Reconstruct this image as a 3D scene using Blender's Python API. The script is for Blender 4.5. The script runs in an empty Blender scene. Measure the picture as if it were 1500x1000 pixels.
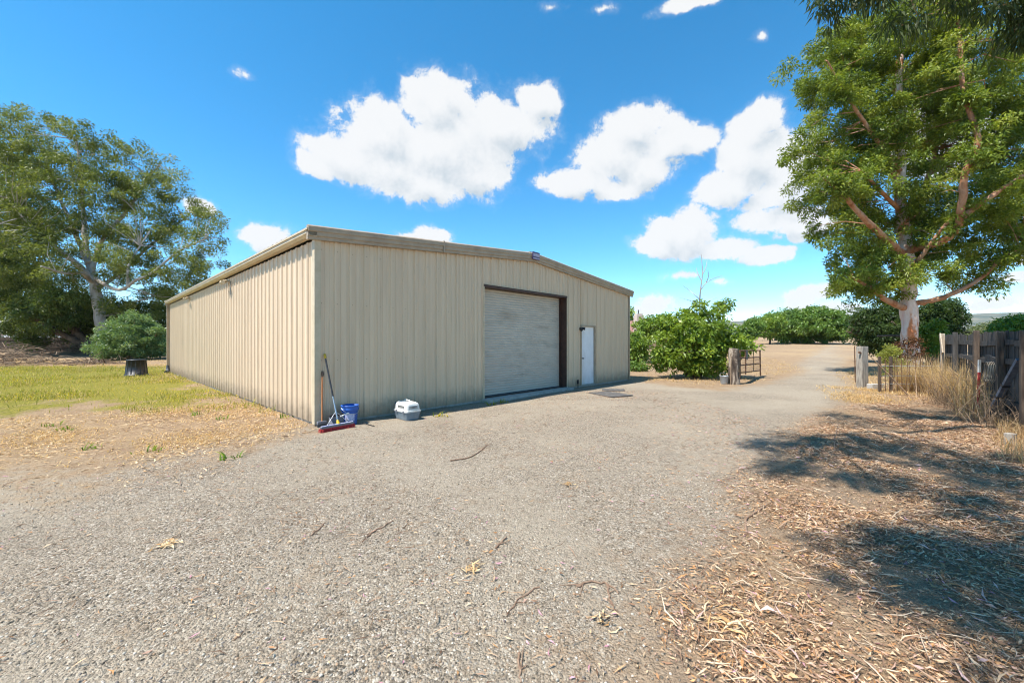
import bpy, math, random
import numpy as np
from mathutils import Vector, Matrix

SC = bpy.context.scene
COL = SC.collection
random.seed(7)
RNG = np.random.default_rng(7)
R = math.radians

# ------------------------------------------------------------------ survey numbers
F, HOR, CAMZ = 583.3, 501.0, 1.6           # focal length in photo pixels, horizon row, eye height in metres

def at(px, py, Y):                          # the place at distance Y along a sight line
    return ((px - 750) / F * Y, Y, CAMZ + (HOR - py) / F * Y)

def G(px, py):                              # a place on flat ground
    Y = F * CAMZ / (py - HOR)
    return ((px - 750) / F * Y, Y)

# ------------------------------------------------------------------ noise + ground height
_lat = np.random.default_rng(3).random((256, 256))
def vnoise(x, y, s=1.0):
    x = np.asarray(x, float) * s + 731.3; y = np.asarray(y, float) * s + 217.7
    xi = np.floor(x).astype(int); yi = np.floor(y).astype(int)
    fx = x - xi; fy = y - yi
    fx = fx * fx * (3 - 2 * fx); fy = fy * fy * (3 - 2 * fy)
    a = _lat[xi % 256, yi % 256]; b = _lat[(xi + 1) % 256, yi % 256]
    c = _lat[xi % 256, (yi + 1) % 256]; d = _lat[(xi + 1) % 256, (yi + 1) % 256]
    return (a * (1 - fx) + b * fx) * (1 - fy) + (c * (1 - fx) + d * fx) * fy
def fbm(x, y, s=1.0, o=3):
    t = 0; a = .5; n = 0
    for k in range(o):
        t = t + a * vnoise(x, y, s * 2 ** k); n += a; a *= .5
    return t / n

def poly_sdf(x, y, poly):                   # positive inside
    x = np.asarray(x, float); y = np.asarray(y, float)
    d = np.full(x.shape, 1e9); ins = np.zeros(x.shape, bool)
    n = len(poly)
    for i in range(n):
        ax, ay = poly[i]; bx, by = poly[(i + 1) % n]
        ex, ey = bx - ax, by - ay
        L = ex * ex + ey * ey + 1e-12
        t = np.clip(((x - ax) * ex + (y - ay) * ey) / L, 0, 1)
        d = np.minimum(d, np.hypot(x - ax - t * ex, y - ay - t * ey))
        c = ((ay > y) != (by > y)) & (x < (bx - ax) * (y - ay) / (by - ay + 1e-12) + ax)
        ins ^= c
    return np.where(ins, d, -d)

LITTER_POLY = [G(1265, 597), G(1205, 618), G(1165, 655), G(1125, 720), G(1150, 790), G(1090, 850), G(1010, 905), G(960, 1010),
               (0.6, 1.0), (2, -6), (14, -6), (13, 6), (13.2, 10.5), (12.2, 12.5)]
GRAVEL_POLY = [(-30, -8), (-17, 1.2), G(0, 712), G(150, 700), G(300, 668), G(400, 646), G(462, 634), (-3.72, 7.62), (4.9, 16.85),
               G(985, 566), G(1060, 572), G(1125, 562), G(1180, 545), (19.6, 27.5), (30.5, 40), (55.3, 68), (100, 115), (102, 115),
               (57.6, 68), (33.4, 40), (22.6, 27.5), (13.6, 16.2), G(1240, 588), G(1190, 625), G(1120, 690), G(1100, 780), G(1020, 870),
               G(940, 1010), (0.5, 0.5), (1.0, -8)]
GRASS_POLY = [(-60, 25.5), (-33, 26), (-24, 26.5), (-17.5, 23.0), (-17.3, 20.2), (-6.3, 10.4), G(335, 588), G(250, 600), G(120, 597), G(0, 612), (-30, 9.0), (-60, 12)]

def gz(x, y):
    x = np.asarray(x, float); y = np.asarray(y, float)
    t = np.clip(y - 26, 0, None)
    h = .03 * (np.sqrt(t * t + 16) - 4)
    h = np.where(h > 5.2, 5.2 + (1 - np.exp(-(h - 5.2) * .8)) * .4, h)
    lit = np.clip(.5 + poly_sdf(x, y, LITTER_POLY) / 1.2, 0, 1)
    near = np.clip((60 - np.abs(y)) / 30, 0, 1)
    n = (fbm(x, y, .35, 3) - .5) * .07 + (fbm(x, y, 2.1, 2) - .5) * .012
    n = n + lit * (np.clip(fbm(x, y, .9, 3) - .38, 0, 1)) * .16
    return h + n * near

def gz1(x, y): return float(gz(np.array([x]), np.array([y]))[0])

# ------------------------------------------------------------------ tagging
def thing(name, label, cat, loc=(0, 0, 0), rz=0.0, group=None):
    o = bpy.data.objects.new(name, None); COL.objects.link(o)
    o.empty_display_size = .2
    o.location = loc; o.rotation_euler = (0, 0, rz)
    return tag(o, label, cat, group)
def tag(o, label=None, cat=None, group=None, kind=None):
    if label: o['label'] = label
    if cat: o['category'] = cat
    if group: o['group'] = group
    if kind: o['kind'] = kind
    return o
def children(o): return [c for c in bpy.data.objects if c.parent == o]
def copy_tree(o, parent=None):
    c = o.copy(); COL.objects.link(c)
    if parent is not None: c.parent = parent
    for ch in children(o): copy_tree(ch, c)
    return c

# ------------------------------------------------------------------ mesh helper
class MB:
    def __init__(s): s.v = []; s.f = []; s.smooth = []
    def add(s, vs, fs, smooth=False):
        b = len(s.v); s.v += [tuple(p) for p in vs]
        for f in fs: s.f.append(tuple(b + i for i in f)); s.smooth.append(smooth)
    def box(s, lo, hi, m=None):
        x0, y0, z0 = lo; x1, y1, z1 = hi
        vs = [(x0, y0, z0), (x1, y0, z0), (x1, y1, z0), (x0, y1, z0), (x0, y0, z1), (x1, y0, z1), (x1, y1, z1), (x0, y1, z1)]
        if m is not None: vs = [tuple(m @ Vector(p)) for p in vs]
        s.add(vs, [(0, 3, 2, 1), (4, 5, 6, 7), (0, 1, 5, 4), (1, 2, 6, 5), (2, 3, 7, 6), (3, 0, 4, 7)])
    def bar(s, a, b, w, h=None, up=(0, 0, 1)):          # a rectangular bar from a to b
        a = Vector(a); b = Vector(b); h = h or w
        d = (b - a).normalized(); u = Vector(up)
        if abs(d.dot(u)) > .98: u = Vector((0, 1, 0))
        x = d.cross(u).normalized(); y = x.cross(d).normalized()
        vs = []
        for p in (a, b):
            for sx, sy in ((-1, -1), (1, -1), (1, 1), (-1, 1)):
                vs.append(p + x * (sx * w / 2) + y * (sy * h / 2))
        s.add(vs, [(0, 1, 2, 3), (7, 6, 5, 4), (0, 4, 5, 1), (1, 5, 6, 2), (2, 6, 7, 3), (3, 7, 4, 0)])
    def tube(s, pts, rad, n=8, cap=True, smooth=True):
        pts = [Vector(p) for p in pts]
        if not hasattr(rad, '__len__'): rad = [rad] * len(pts)
        rings = []; prev = None
        for i, p in enumerate(pts):
            d = (pts[min(i + 1, len(pts) - 1)] - pts[max(i - 1, 0)])
            d = d.normalized() if d.length > 1e-9 else Vector((0, 0, 1))
            if prev is None:
                u = Vector((1, 0, 0)) if abs(d.x) < .8 else Vector((0, 1, 0))
                x = d.cross(u).normalized()
            else:
                x = (prev - d * prev.dot(d)).normalized()
            prev = x; y = d.cross(x)
            rings.append([p + (x * math.cos(2 * math.pi * k / n) + y * math.sin(2 * math.pi * k / n)) * rad[i] for k in range(n)])
        vs = [q for r in rings for q in r]; fs = []
        for i in range(len(pts) - 1):
            for k in range(n):
                fs.append((i * n + k, i * n + (k + 1) % n, (i + 1) * n + (k + 1) % n, (i + 1) * n + k))
        s.add(vs, fs, smooth)
        if cap:
            s.add(rings[0][::-1], [tuple(range(n))]); s.add(rings[-1], [tuple(range(n))])
    def lathe(s, prof, n=24, c=(0, 0, 0), smooth=True):   # prof: (radius, z)
        vs = []; fs = []
        for r, z in prof:
            for k in range(n):
                a = 2 * math.pi * k / n
                vs.append((c[0] + r * math.cos(a), c[1] + r * math.sin(a), c[2] + z))
        for i in range(len(prof) - 1):
            for k in range(n):
                fs.append((i * n + k, i * n + (k + 1) % n, (i + 1) * n + (k + 1) % n, (i + 1) * n + k))
        s.add(vs, fs, smooth)
    def build(s, name, mat, parent=None, bevel=0.0):
        me = bpy.data.meshes.new(name); me.from_pydata(s.v, [], s.f); me.update()
        me.polygons.foreach_set('use_smooth', s.smooth)
        for m in (mat if isinstance(mat, (list, tuple)) else [mat]): me.materials.append(m)
        o = bpy.data.objects.new(name, me); COL.objects.link(o)
        if parent is not None: o.parent = parent
        if bevel:
            b = o.modifiers.new('bevel', 'BEVEL'); b.width = bevel; b.segments = 2; b.limit_method = 'ANGLE'; b.angle_limit = R(40)
        return o

def np_mesh(name, V, Fc, mat, parent=None, cols=None, smooth=False, link=True):   # V (n,3); Fc (m,k) one face size
    me = bpy.data.meshes.new(name)
    V = np.ascontiguousarray(V, dtype=np.float32); Fc = np.ascontiguousarray(Fc, dtype=np.int32)
    m, k = Fc.shape
    me.vertices.add(len(V)); me.vertices.foreach_set('co', V.ravel())
    me.loops.add(m * k); me.loops.foreach_set('vertex_index', Fc.ravel())
    me.polygons.add(m); me.polygons.foreach_set('loop_start', np.arange(0, m * k, k, dtype=np.int32))
    try: me.polygons.foreach_set('loop_total', np.full(m, k, dtype=np.int32))
    except Exception: pass
    me.update(calc_edges=True)
    if smooth: me.polygons.foreach_set('use_smooth', np.ones(m, bool))
    if cols is not None:
        a = me.color_attributes.new('tint', 'FLOAT_COLOR', 'POINT')
        c = np.ones((len(V), 4), np.float32); c[:, :cols.shape[1]] = cols
        a.data.foreach_set('color', c.ravel())
    me.validate()
    me.materials.append(mat)
    o = bpy.data.objects.new(name, me); COL.objects.link(o)
    if parent is not None: o.parent = parent
    return o

# ------------------------------------------------------------------ materials
class NT:
    def __init__(s, nt): s.t = nt; s.n = nt.nodes; s.l = nt.links
    def new(s, typ, **kw):
        n = s.n.new(typ)
        for k, v in kw.items(): setattr(n, k, v)
        return n
    def put(s, sock, v):
        if isinstance(v, bpy.types.NodeSocket): s.l.new(v, sock)
        elif v is not None:
            if sock.type == 'RGBA' and hasattr(v, '__len__') and len(v) == 3: v = (*v, 1)
            sock.default_value = v
    def math(s, op, a, b=None, c=None, clamp=False):
        n = s.new('ShaderNodeMath', operation=op, use_clamp=clamp)
        s.put(n.inputs[0], a); s.put(n.inputs[1], b)
        if c is not None: s.put(n.inputs[2], c)
        return n.outputs[0]
    def vmath(s, op, a, b=None, c=None):
        n = s.new('ShaderNodeVectorMath', operation=op)
        s.put(n.inputs[0], a); s.put(n.inputs[1], b)
        if c is not None: s.put(n.inputs[2], c)
        return n.outputs['Value' if op in ('LENGTH', 'DOT_PRODUCT', 'DISTANCE') else 'Vector']
    def mix(s, f, a, b, mode='MIX'):
        n = s.new('ShaderNodeMix', data_type='RGBA', blend_type=mode)
        s.put(n.inputs[0], f); s.put(n.inputs[6], a); s.put(n.inputs[7], b)
        return n.outputs[2]
    def noise(s, vec, scale, detail=4, rough=.55, dist=0.0):
        n = s.new('ShaderNodeTexNoise'); s.put(n.inputs['Vector'], vec)
        s.put(n.inputs['Scale'], scale); s.put(n.inputs['Detail'], detail); s.put(n.inputs['Roughness'], rough); s.put(n.inputs['Distortion'], dist)
        return n.outputs['Fac']
    def vor(s, vec, scale, out='Distance', feature='F1'):
        n = s.new('ShaderNodeTexVoronoi', feature=feature); s.put(n.inputs['Vector'], vec); s.put(n.inputs['Scale'], scale)
        return n.outputs[out]
    def step(s, x, a, b):
        n = s.new('ShaderNodeMapRange', interpolation_type='SMOOTHSTEP'); s.put(n.inputs[0], x); s.put(n.inputs[1], a); s.put(n.inputs[2], b)
        return n.outputs[0]
    def ramp(s, x, stops):
        n = s.new('ShaderNodeValToRGB'); s.put(n.inputs[0], x); e = n.color_ramp.elements
        while len(e) < len(stops): e.new(.5)
        for q, (p, c) in zip(e, stops): q.position = p; q.color = (*c, 1)
        return n.outputs[0]
    def bump(s, h, strength=.5, dist=.01, normal=None):
        n = s.new('ShaderNodeBump'); s.put(n.inputs['Strength'], strength); s.put(n.inputs['Distance'], dist); s.put(n.inputs['Height'], h)
        if normal is not None: s.put(n.inputs['Normal'], normal)
        return n.outputs[0]

def newmat(name):
    m = bpy.data.materials.new(name); m.use_nodes = True
    t = NT(m.node_tree); b = m.node_tree.nodes['Principled BSDF']
    return m, t, b
def scaled(t, vec, s):
    return t.vmath('MULTIPLY', vec, s)

def pmat(name, c1, c2=None, scale=6.0, rough=.6, metal=0.0, bump=0.0, stretch=(1, 1, 1), spec=.4, dirt=None, bdist=.005):
    m, t, b = newmat(name)
    co = t.new('ShaderNodeTexCoord').outputs['Object']
    v = scaled(t, co, stretch)
    n = t.noise(v, scale, 5, .6)
    c2 = c2 or tuple(min(1, x * .8) for x in c1)
    col = t.mix(t.step(n, .35, .68), c1, c2)
    if dirt is not None:
        n2 = t.noise(v, scale * .31, 6, .65)
        col = t.mix(t.math('MULTIPLY', t.step(n2, .5, .75), dirt[1]), col, dirt[0])
    t.put(b.inputs['Base Color'], col); b.inputs['Metallic'].default_value = metal
    rr = t.math('MULTIPLY_ADD', n, .25, rough - .12)
    t.put(b.inputs['Roughness'], rr); b.inputs['Specular IOR Level'].default_value = spec
    if bump:
        t.put(b.inputs['Normal'], t.bump(t.noise(v, scale * 3, 5, .65), bump, bdist))
    return m

def leaf_mat(name, trans=.3, rough=.45, spec=.35, gain=(1, 1, 1), tcol=(1.25, 1.2, .5)):
    m, t, b = newmat(name)
    a = t.new('ShaderNodeAttribute', attribute_name='tint').outputs['Color']
    a = t.vmath('MULTIPLY', a, gain)
    t.put(b.inputs['Base Color'], a); b.inputs['Roughness'].default_value = rough; b.inputs['Specular IOR Level'].default_value = spec
    tr = t.new('ShaderNodeBsdfTranslucent'); t.put(tr.inputs[0], t.vmath('MULTIPLY', a, tcol))
    mx = t.new('ShaderNodeMixShader'); mx.inputs[0].default_value = trans
    t.l.new(b.outputs[0], mx.inputs[1]); t.l.new(tr.outputs[0], mx.inputs[2])
    t.l.new(mx.outputs[0], t.n['Material Output'].inputs[0])
    return m

def tint_mat(name, rough=.8, bump=0.0):
    m, t, b = newmat(name)
    a = t.new('ShaderNodeAttribute', attribute_name='tint').outputs['Color']
    co = t.new('ShaderNodeTexCoord').outputs['Object']
    n = t.noise(co, 60, 3, .6)
    col = t.vmath('MULTIPLY', a, t.vmath('ADD', t.vmath('MULTIPLY', n, (.5, .5, .5)), (.75, .75, .75)))
    t.put(b.inputs['Base Color'], col); b.inputs['Roughness'].default_value = rough; b.inputs['Specular IOR Level'].default_value = .25
    return m

M = {}
def wall_mat(name, col, col2):
    m, t, b = newmat(name)
    co = t.new('ShaderNodeTexCoord').outputs['Object']
    n = t.noise(scaled(t, co, (3.0, 3.0, .25)), 1.6, 6, .65)
    c = t.mix(t.step(n, .35, .7), col, col2)
    sep = t.new('ShaderNodeSeparateXYZ'); t.put(sep.inputs[0], co)
    z = sep.outputs[2]
    dirt = t.math('MULTIPLY', t.step(t.math('ADD', z, t.math('MULTIPLY', t.noise(co, 5, 5, .7), -.55)), .25, -.25), .7)   # splashed earth along the foot
    c = t.mix(dirt, c, (.25, .19, .13))
    sp = t.noise(co, 34, 2, .6)
    c = t.mix(t.math('MULTIPLY', t.step(sp, .74, .78), .35), c, (.16, .11, .07))                    # scuffs and rust specks
    runs = t.noise(scaled(t, co, (14, 14, .35)), 1.0, 3, .6)
    c = t.mix(t.math('MULTIPLY', t.step(runs, .58, .75), .28), c, (.30, .22, .13))
    t.put(b.inputs['Base Color'], c); b.inputs['Roughness'].default_value = .45; b.inputs['Specular IOR Level'].default_value = .35
    t.put(b.inputs['Normal'], t.bump(t.noise(co, 2.2, 3, .5), .25, .02))
    return m

M['wall'] = wall_mat('beige_steel', (.67, .52, .355), (.61, .465, .315))
M['trim'] = pmat('tan_trim', (.40, .31, .21), (.33, .25, .17), 4, .45, bump=.05)
M['gutter'] = pmat('pale_trim', (.58, .47, .32), (.50, .40, .26), 4, .45, bump=.05)
M['roof'] = pmat('roof_steel', (.34, .30, .24), (.28, .24, .19), 3, .45)
M['curtain'] = pmat('white_curtain', (.52, .465, .38), (.47, .415, .335), 2.5, .4, stretch=(1, 1, 3), dirt=((.22, .17, .12), .5))
M['brown'] = pmat('brown_jamb', (.075, .035, .024), (.05, .025, .018), 5, .5)
M['white'] = pmat('white_paint', (.78, .79, .80), (.72, .73, .73), 3, .42, dirt=((.42, .37, .30), .45), stretch=(1, 1, .6))
M['black'] = pmat('black_plastic', (.018, .018, .02), (.03, .03, .032), 20, .45)
M['concrete'] = pmat('concrete', (.46, .43, .38), (.36, .33, .29), 9, .85, bump=.3, dirt=((.24, .2, .16), .4))
M['rubber'] = pmat('mat_rubber', (.075, .07, .065), (.12, .11, .10), 14, .9, bump=.6, dirt=((.3, .26, .21), .5))
M['blue'] = pmat('blue_plastic', (.014, .085, .36), (.03, .12, .44), 6, .42, spec=.45, dirt=((.25, .24, .25), .45))
M['paper'] = pmat('label_paper', (.55, .56, .68), (.3, .33, .55), 22, .6)
M['red'] = pmat('red_bristle', (.5, .045, .045), (.34, .03, .03), 40, .8, bump=.8)
M['alu'] = pmat('brushed_metal', (.62, .62, .62), (.5, .5, .5), 8, .3, metal=.9)
M['yellow'] = pmat('yellow_plastic', (.62, .40, .03), (.5, .3, .02), 12, .45)
M['orangewood'] = pmat('orange_wood', (.50, .20, .075), (.38, .14, .05), 7, .5, stretch=(4, 4, .6))
M['greyplastic'] = pmat('grey_plastic', (.20, .20, .22), (.15, .15, .17), 9, .5, dirt=((.4, .38, .35), .5))
M['bluegrey'] = pmat('blue_grey_plastic', (.19, .235, .27), (.15, .19, .22), 9, .45, dirt=((.3, .28, .25), .4))
M['whiteplastic'] = pmat('white_plastic', (.70, .68, .62), (.62, .59, .52), 7, .5, dirt=((.40, .35, .28), .5))
M['darkgrey'] = pmat('dark_grille', (.10, .105, .11), (.06, .065, .07), 12, .5)
M['sign_dark'] = pmat('navy_plate', (.05, .04, .12), (.07, .05, .10), 9, .4)
M['sign_pale'] = pmat('pale_plate', (.5, .47, .55), (.4, .36, .46), 12, .5)
M['greywood'] = pmat('weathered_wood', (.072, .065, .058), (.034, .031, .028), 5, .9, stretch=(6, 6, .7), bump=.6, dirt=((.15, .14, .13), .5), bdist=.008)
M['postwood'] = pmat('post_wood', (.36, .32, .26), (.20, .17, .14), 6, .9, stretch=(5, 5, .6), bump=.6, dirt=((.12, .10, .08), .5), bdist=.01)
M['brownwood'] = pmat('brown_wood', (.12, .085, .06), (.065, .045, .033), 5, .9, stretch=(6, 6, .6), bump=.6, bdist=.01)
M['palewood'] = pmat('pale_wood', (.46, .37, .27), (.32, .25, .18), 5, .9, stretch=(6, 6, .6), bump=.5)
M['galv'] = pmat('galvanised', (.42, .45, .47), (.32, .35, .37), 14, .45, metal=.5, bump=.05)
M['rust'] = pmat('rusty_tube', (.10, .05, .03), (.16, .085, .045), 12, .8, bump=.3)
M['pole'] = pmat('grey_steel_pole', (.16, .19, .24), (.10, .12, .16), 10, .5, metal=.3, dirt=((.03, .03, .04), .7))
M['stucco'] = pmat('house_stucco', (.42, .27, .18), (.36, .22, .15), 5, .9)
M['tile'] = pmat('house_roof', (.30, .15, .12), (.22, .11, .09), 9, .9)
M['chimney'] = pmat('chimney_render', (.50, .42, .36), (.44, .36, .30), 6, .9)
M['glass'] = pmat('dark_window', (.03, .035, .04), (.05, .055, .06), 3, .1, spec=.8)
M['twig'] = pmat('dry_twig', (.20, .12, .075), (.30, .20, .13), 30, .85, bump=.4)
M['deadwood'] = pmat('dead_branch', (.34, .24, .15), (.24, .16, .10), 18, .9, bump=.4)
M['leaf'] = leaf_mat('eucalyptus_leaf', .42)
M['leafbright'] = leaf_mat('bright_leaf', .38, .4, .45)
M['litter'] = tint_mat('dry_litter', .8)
M['stone'] = tint_mat('gravel_stone', .85)
M['blade'] = leaf_mat('grass_blade', .48, .6, .2, tcol=(1.1, 1.05, .75))

def bark(name, stops, scale=1.2, stretch=(1.6, 1.6, .45), bump=.4):
    m, t, b = newmat(name)
    co = t.new('ShaderNodeTexCoord').outputs['Object']
    v = scaled(t, co, stretch)
    n = t.noise(v, scale, 6, .6, .6)
    fine = t.noise(v, scale * 9, 4, .6)
    x = t.math('ADD', n, t.math('MULTIPLY_ADD', fine, .14, -.07))
    t.put(b.inputs['Base Color'], t.ramp(x, stops)); b.inputs['Roughness'].default_value = .85; b.inputs['Specular IOR Level'].default_value = .2
    t.put(b.inputs['Normal'], t.bump(t.math('ADD', n, t.math('MULTIPLY', fine, .4)), bump, .05))
    return m
M['bark_gum'] = bark('gum_bark', [(.28, (.42, .12, .04)), (.40, (.50, .20, .09)), (.46, (.62, .46, .38)), (.54, (.66, .56, .50)), (.66, (.58, .40, .36)), (.74, (.30, .20, .17))])
M['bark_limb'] = bark('limb_bark', [(.3, (.20, .075, .035)), (.45, (.36, .17, .09)), (.6, (.42, .26, .17)), (.75, (.22, .13, .09))], 1.6)
M['bark_grey'] = bark('grey_bark', [(.3, (.20, .16, .13)), (.5, (.40, .36, .32)), (.65, (.50, .46, .42)), (.78, (.26, .21, .18))], .9)
M['bark_dark'] = bark('dark_bark', [(.3, (.045, .032, .024)), (.5, (.13, .09, .065)), (.7, (.20, .145, .105))], 2.0)
M['bark_post'] = bark('rough_bark', [(.35, (.035, .025, .02)), (.5, (.13, .095, .07)), (.58, (.42, .34, .26)), (.7, (.06, .045, .035))], 3.2, (1.5, 1.5, .5), .9)

# ------------------------------------------------------------------ ground
def ground_material():
    m, t, b = newmat('earth')
    pos = t.new('ShaderNodeNewGeometry').outputs['Position']
    zone = t.new('ShaderNodeAttribute', attribute_name='zone')
    sep = t.new('ShaderNodeSeparateColor'); t.put(sep.inputs[0], zone.outputs['Color'])
    edge = t.noise(pos, 1.4, 7, .72)
    edge2 = t.noise(pos, 9, 5, .7)
    e = t.math('ADD', t.math('MULTIPLY', edge, .62), t.math('MULTIPLY', edge2, .38))
    def mask(s, k=1.25, w=.16):
        x = t.math('ADD', s, t.math('MULTIPLY_ADD', e, k, -k * .5))
        return t.step(x, .5 - w, .5 + w)
    grav = mask(sep.outputs[0]); gras = t.step(t.math('ADD', sep.outputs[1], t.math('ADD', t.math('MULTIPLY_ADD', t.noise(pos, .5, 4, .6), 1.7, -.85), t.math('MULTIPLY_ADD', e, 1.5, -.80))), .36, .68); lit = mask(sep.outputs[2], 2.0, .28)
    # gravel: two sizes of stone, each stone its own colour
    w = t.vmath('ADD', pos, t.vmath('MULTIPLY', t.new('ShaderNodeTexNoise').outputs['Color'], (.0, .0, .0)))
    c1 = t.vor(w, 62, 'Color'); d1 = t.vor(w, 62)
    c2 = t.vor(w, 150, 'Color'); d2 = t.vor(w, 150)
    s1 = t.new('ShaderNodeSeparateColor'); t.put(s1.inputs[0], c1)
    s2 = t.new('ShaderNodeSeparateColor'); t.put(s2.inputs[0], c2)
    stones = [(0, (.095, .075, .054)), (.25, (.215, .177, .13)), (.5, (.325, .265, .195)), (.7, (.40, .305, .205)), (.86, (.385, .34, .275)), (1, (.60, .52, .41))]
    g1 = t.ramp(s1.outputs[0], stones); g2 = t.ramp(s2.outputs[1], stones)
    gc = t.mix(t.step(s1.outputs[2], .45, .55), g1, g2)
    big = t.noise(pos, .45, 5, .6)
    gc = t.mix(t.math('MULTIPLY', t.step(big, .44, .62), .7), gc, (.385, .32, .235))     # packed fines in the wheel tracks
    tint = t.noise(pos, 3.1, 5, .65)
    gc = t.mix(t.math('MULTIPLY', t.step(tint, .55, .74), .4), gc, (.34, .22, .12))      # straw and bark dust
    trk = t.noise(t.vmath('MULTIPLY', t.vmath('ADD', pos, (0, 0, 0)), (1, 1, 1)), .22, 3, .5, 1.5)
    gc = t.mix(t.math('MULTIPLY', t.step(trk, .5, .62), .45), gc, (.415, .35, .26))
    gc = t.mix(t.math('MULTIPLY', t.step(t.noise(pos, 1.1, 4, .6), .56, .74), .4), gc, (.175, .142, .105))
    gc = t.mix(t.math('MULTIPLY', t.step(t.noise(pos, 24, 6, .8), .49, .62), .5), gc, (.16, .12, .08))
    gc = t.mix(t.math('MULTIPLY', t.step(t.noise(pos, 31, 6, .8, .8), .53, .64), .6), gc, (.52, .445, .34))
    gc = t.mix(t.math('MULTIPLY', t.step(t.noise(pos, 8, 6, .75), .54, .66), .28), gc, (.22, .155, .10))
    # dry earth and straw
    st = t.noise(scaled(t, pos, (1, .55, 1)), 38, 4, .7)
    st2 = t.noise(pos, 2.3, 6, .7)
    dry = t.ramp(st, [(.3, (.145, .09, .052)), (.45, (.30, .195, .108)), (.58, (.42, .305, .19)), (.72, (.53, .43, .30))])
    dry = t.mix(t.math('MULTIPLY', t.step(st2, .42, .66), .7), dry, (.245, .16, .095))
    far = t.noise(pos, .11, 4, .6)
    dry = t.mix(t.math('MULTIPLY', t.step(far, .5, .7), .6), dry, (.44, .31, .165))
    # weeds
    gn = t.noise(pos, 19, 5, .7)
    gr = t.ramp(gn, [(.3, (.085, .095, .018)), (.5, (.21, .19, .028)), (.62, (.35, .28, .05)), (.75, (.42, .32, .15))])
    # gum litter
    ln = t.noise(scaled(t, pos, (1, 2.6, 1)), 44, 4, .7, 1.2)
    lc = t.ramp(ln, [(.28, (.09, .058, .036)), (.42, (.215, .137, .08)), (.55, (.36, .245, .145)), (.66, (.48, .35, .225)), (.78, (.27, .17, .105))])
    lc = t.mix(t.math('MULTIPLY', t.step(t.noise(pos, 1.7, 6, .7), .47, .62), .6), lc, (.245, .185, .13))
    col = t.mix(gras, dry, gr)
    col = t.mix(grav, col, gc)
    col = t.mix(lit, col, lc)
    t.put(b.inputs['Base Color'], col); b.inputs['Roughness'].default_value = .92; b.inputs['Specular IOR Level'].default_value = .15
    h = t.math('ADD', t.math('MULTIPLY', t.math('SUBTRACT', 1, d1), .011), t.math('MULTIPLY', t.math('SUBTRACT', 1, d2), .005))
    h = t.math('ADD', h, t.math('MULTIPLY', t.noise(pos, 26, 5, .7), .02))
    t.put(b.inputs['Normal'], t.bump(h, 1.0, 1.3))
    return m
M['earth'] = ground_material()

def graded(fine_lo, fine_hi, step, lo, hi, g=1.16):
    a = list(np.arange(fine_lo, fine_hi + 1e-6, step))
    s = step; x = a[-1]; up = []
    while x < hi: s *= g; x += s; up.append(min(x, hi))
    s = step; x = a[0]; dn = []
    while x > lo: s *= g; x -= s; dn.append(max(x, lo))
    return np.array(dn[::-1] + a + up)

def build_ground():
    xs = graded(-13, 13, .14, -2600, 2600); ys = graded(-1, 19, .14, -120, 3200)
    X, Y = np.meshgrid(xs, ys); x = X.ravel(); y = Y.ravel()
    z = gz(x, y)
    gsd = poly_sdf(x, y, GRAVEL_POLY); wid = .5 + .035 * np.clip(y, 0, 60)
    grav = np.clip(.5 + gsd / (np.where(x < -3.6, 12.0, 3.0) * wid), 0, 1)
    grass = np.clip(.5 + poly_sdf(x, y, GRASS_POLY) / 6.5, 0, 1)
    lit = np.clip(.5 + poly_sdf(x, y, LITTER_POLY) / 3.4, 0, .85)
    under = np.clip(1 - np.hypot(x - 19.5, y - 19) / 7, 0, 1)          # leaf fall under the big gum
    lit = np.maximum(lit, under * .6)
    nx, ny = len(xs), len(ys)
    ii = (np.arange(ny - 1)[:, None] * nx + np.arange(nx - 1)[None, :]).ravel()
    Fc = np.stack([ii, ii + 1, ii + 1 + nx, ii + nx], 1)
    cen = gsd[Fc].mean(1)
    for name, sel in (('ground', cen <= 0), ('gravel_driveway', cen > 0)):
        f = Fc[sel]; used, inv = np.unique(f.ravel(), return_inverse=True)
        o = np_mesh(name, np.stack([x[used], y[used], z[used]], 1), inv.reshape(f.shape), M['earth'], smooth=True)
        a = o.data.color_attributes.new('zone', 'FLOAT_COLOR', 'POINT')
        c = np.stack([grav[used], grass[used], lit[used], np.ones(len(used))], 1).astype(np.float32)
        a.data.foreach_set('color', c.ravel())
        tag(o, kind='structure')
        tag(o, 'dry straw coloured earth reaching to the far field' if name == 'ground' else 'grey gravel driveway and track beside the shed', 'ground' if name == 'ground' else 'driveway')
build_ground()

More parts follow.
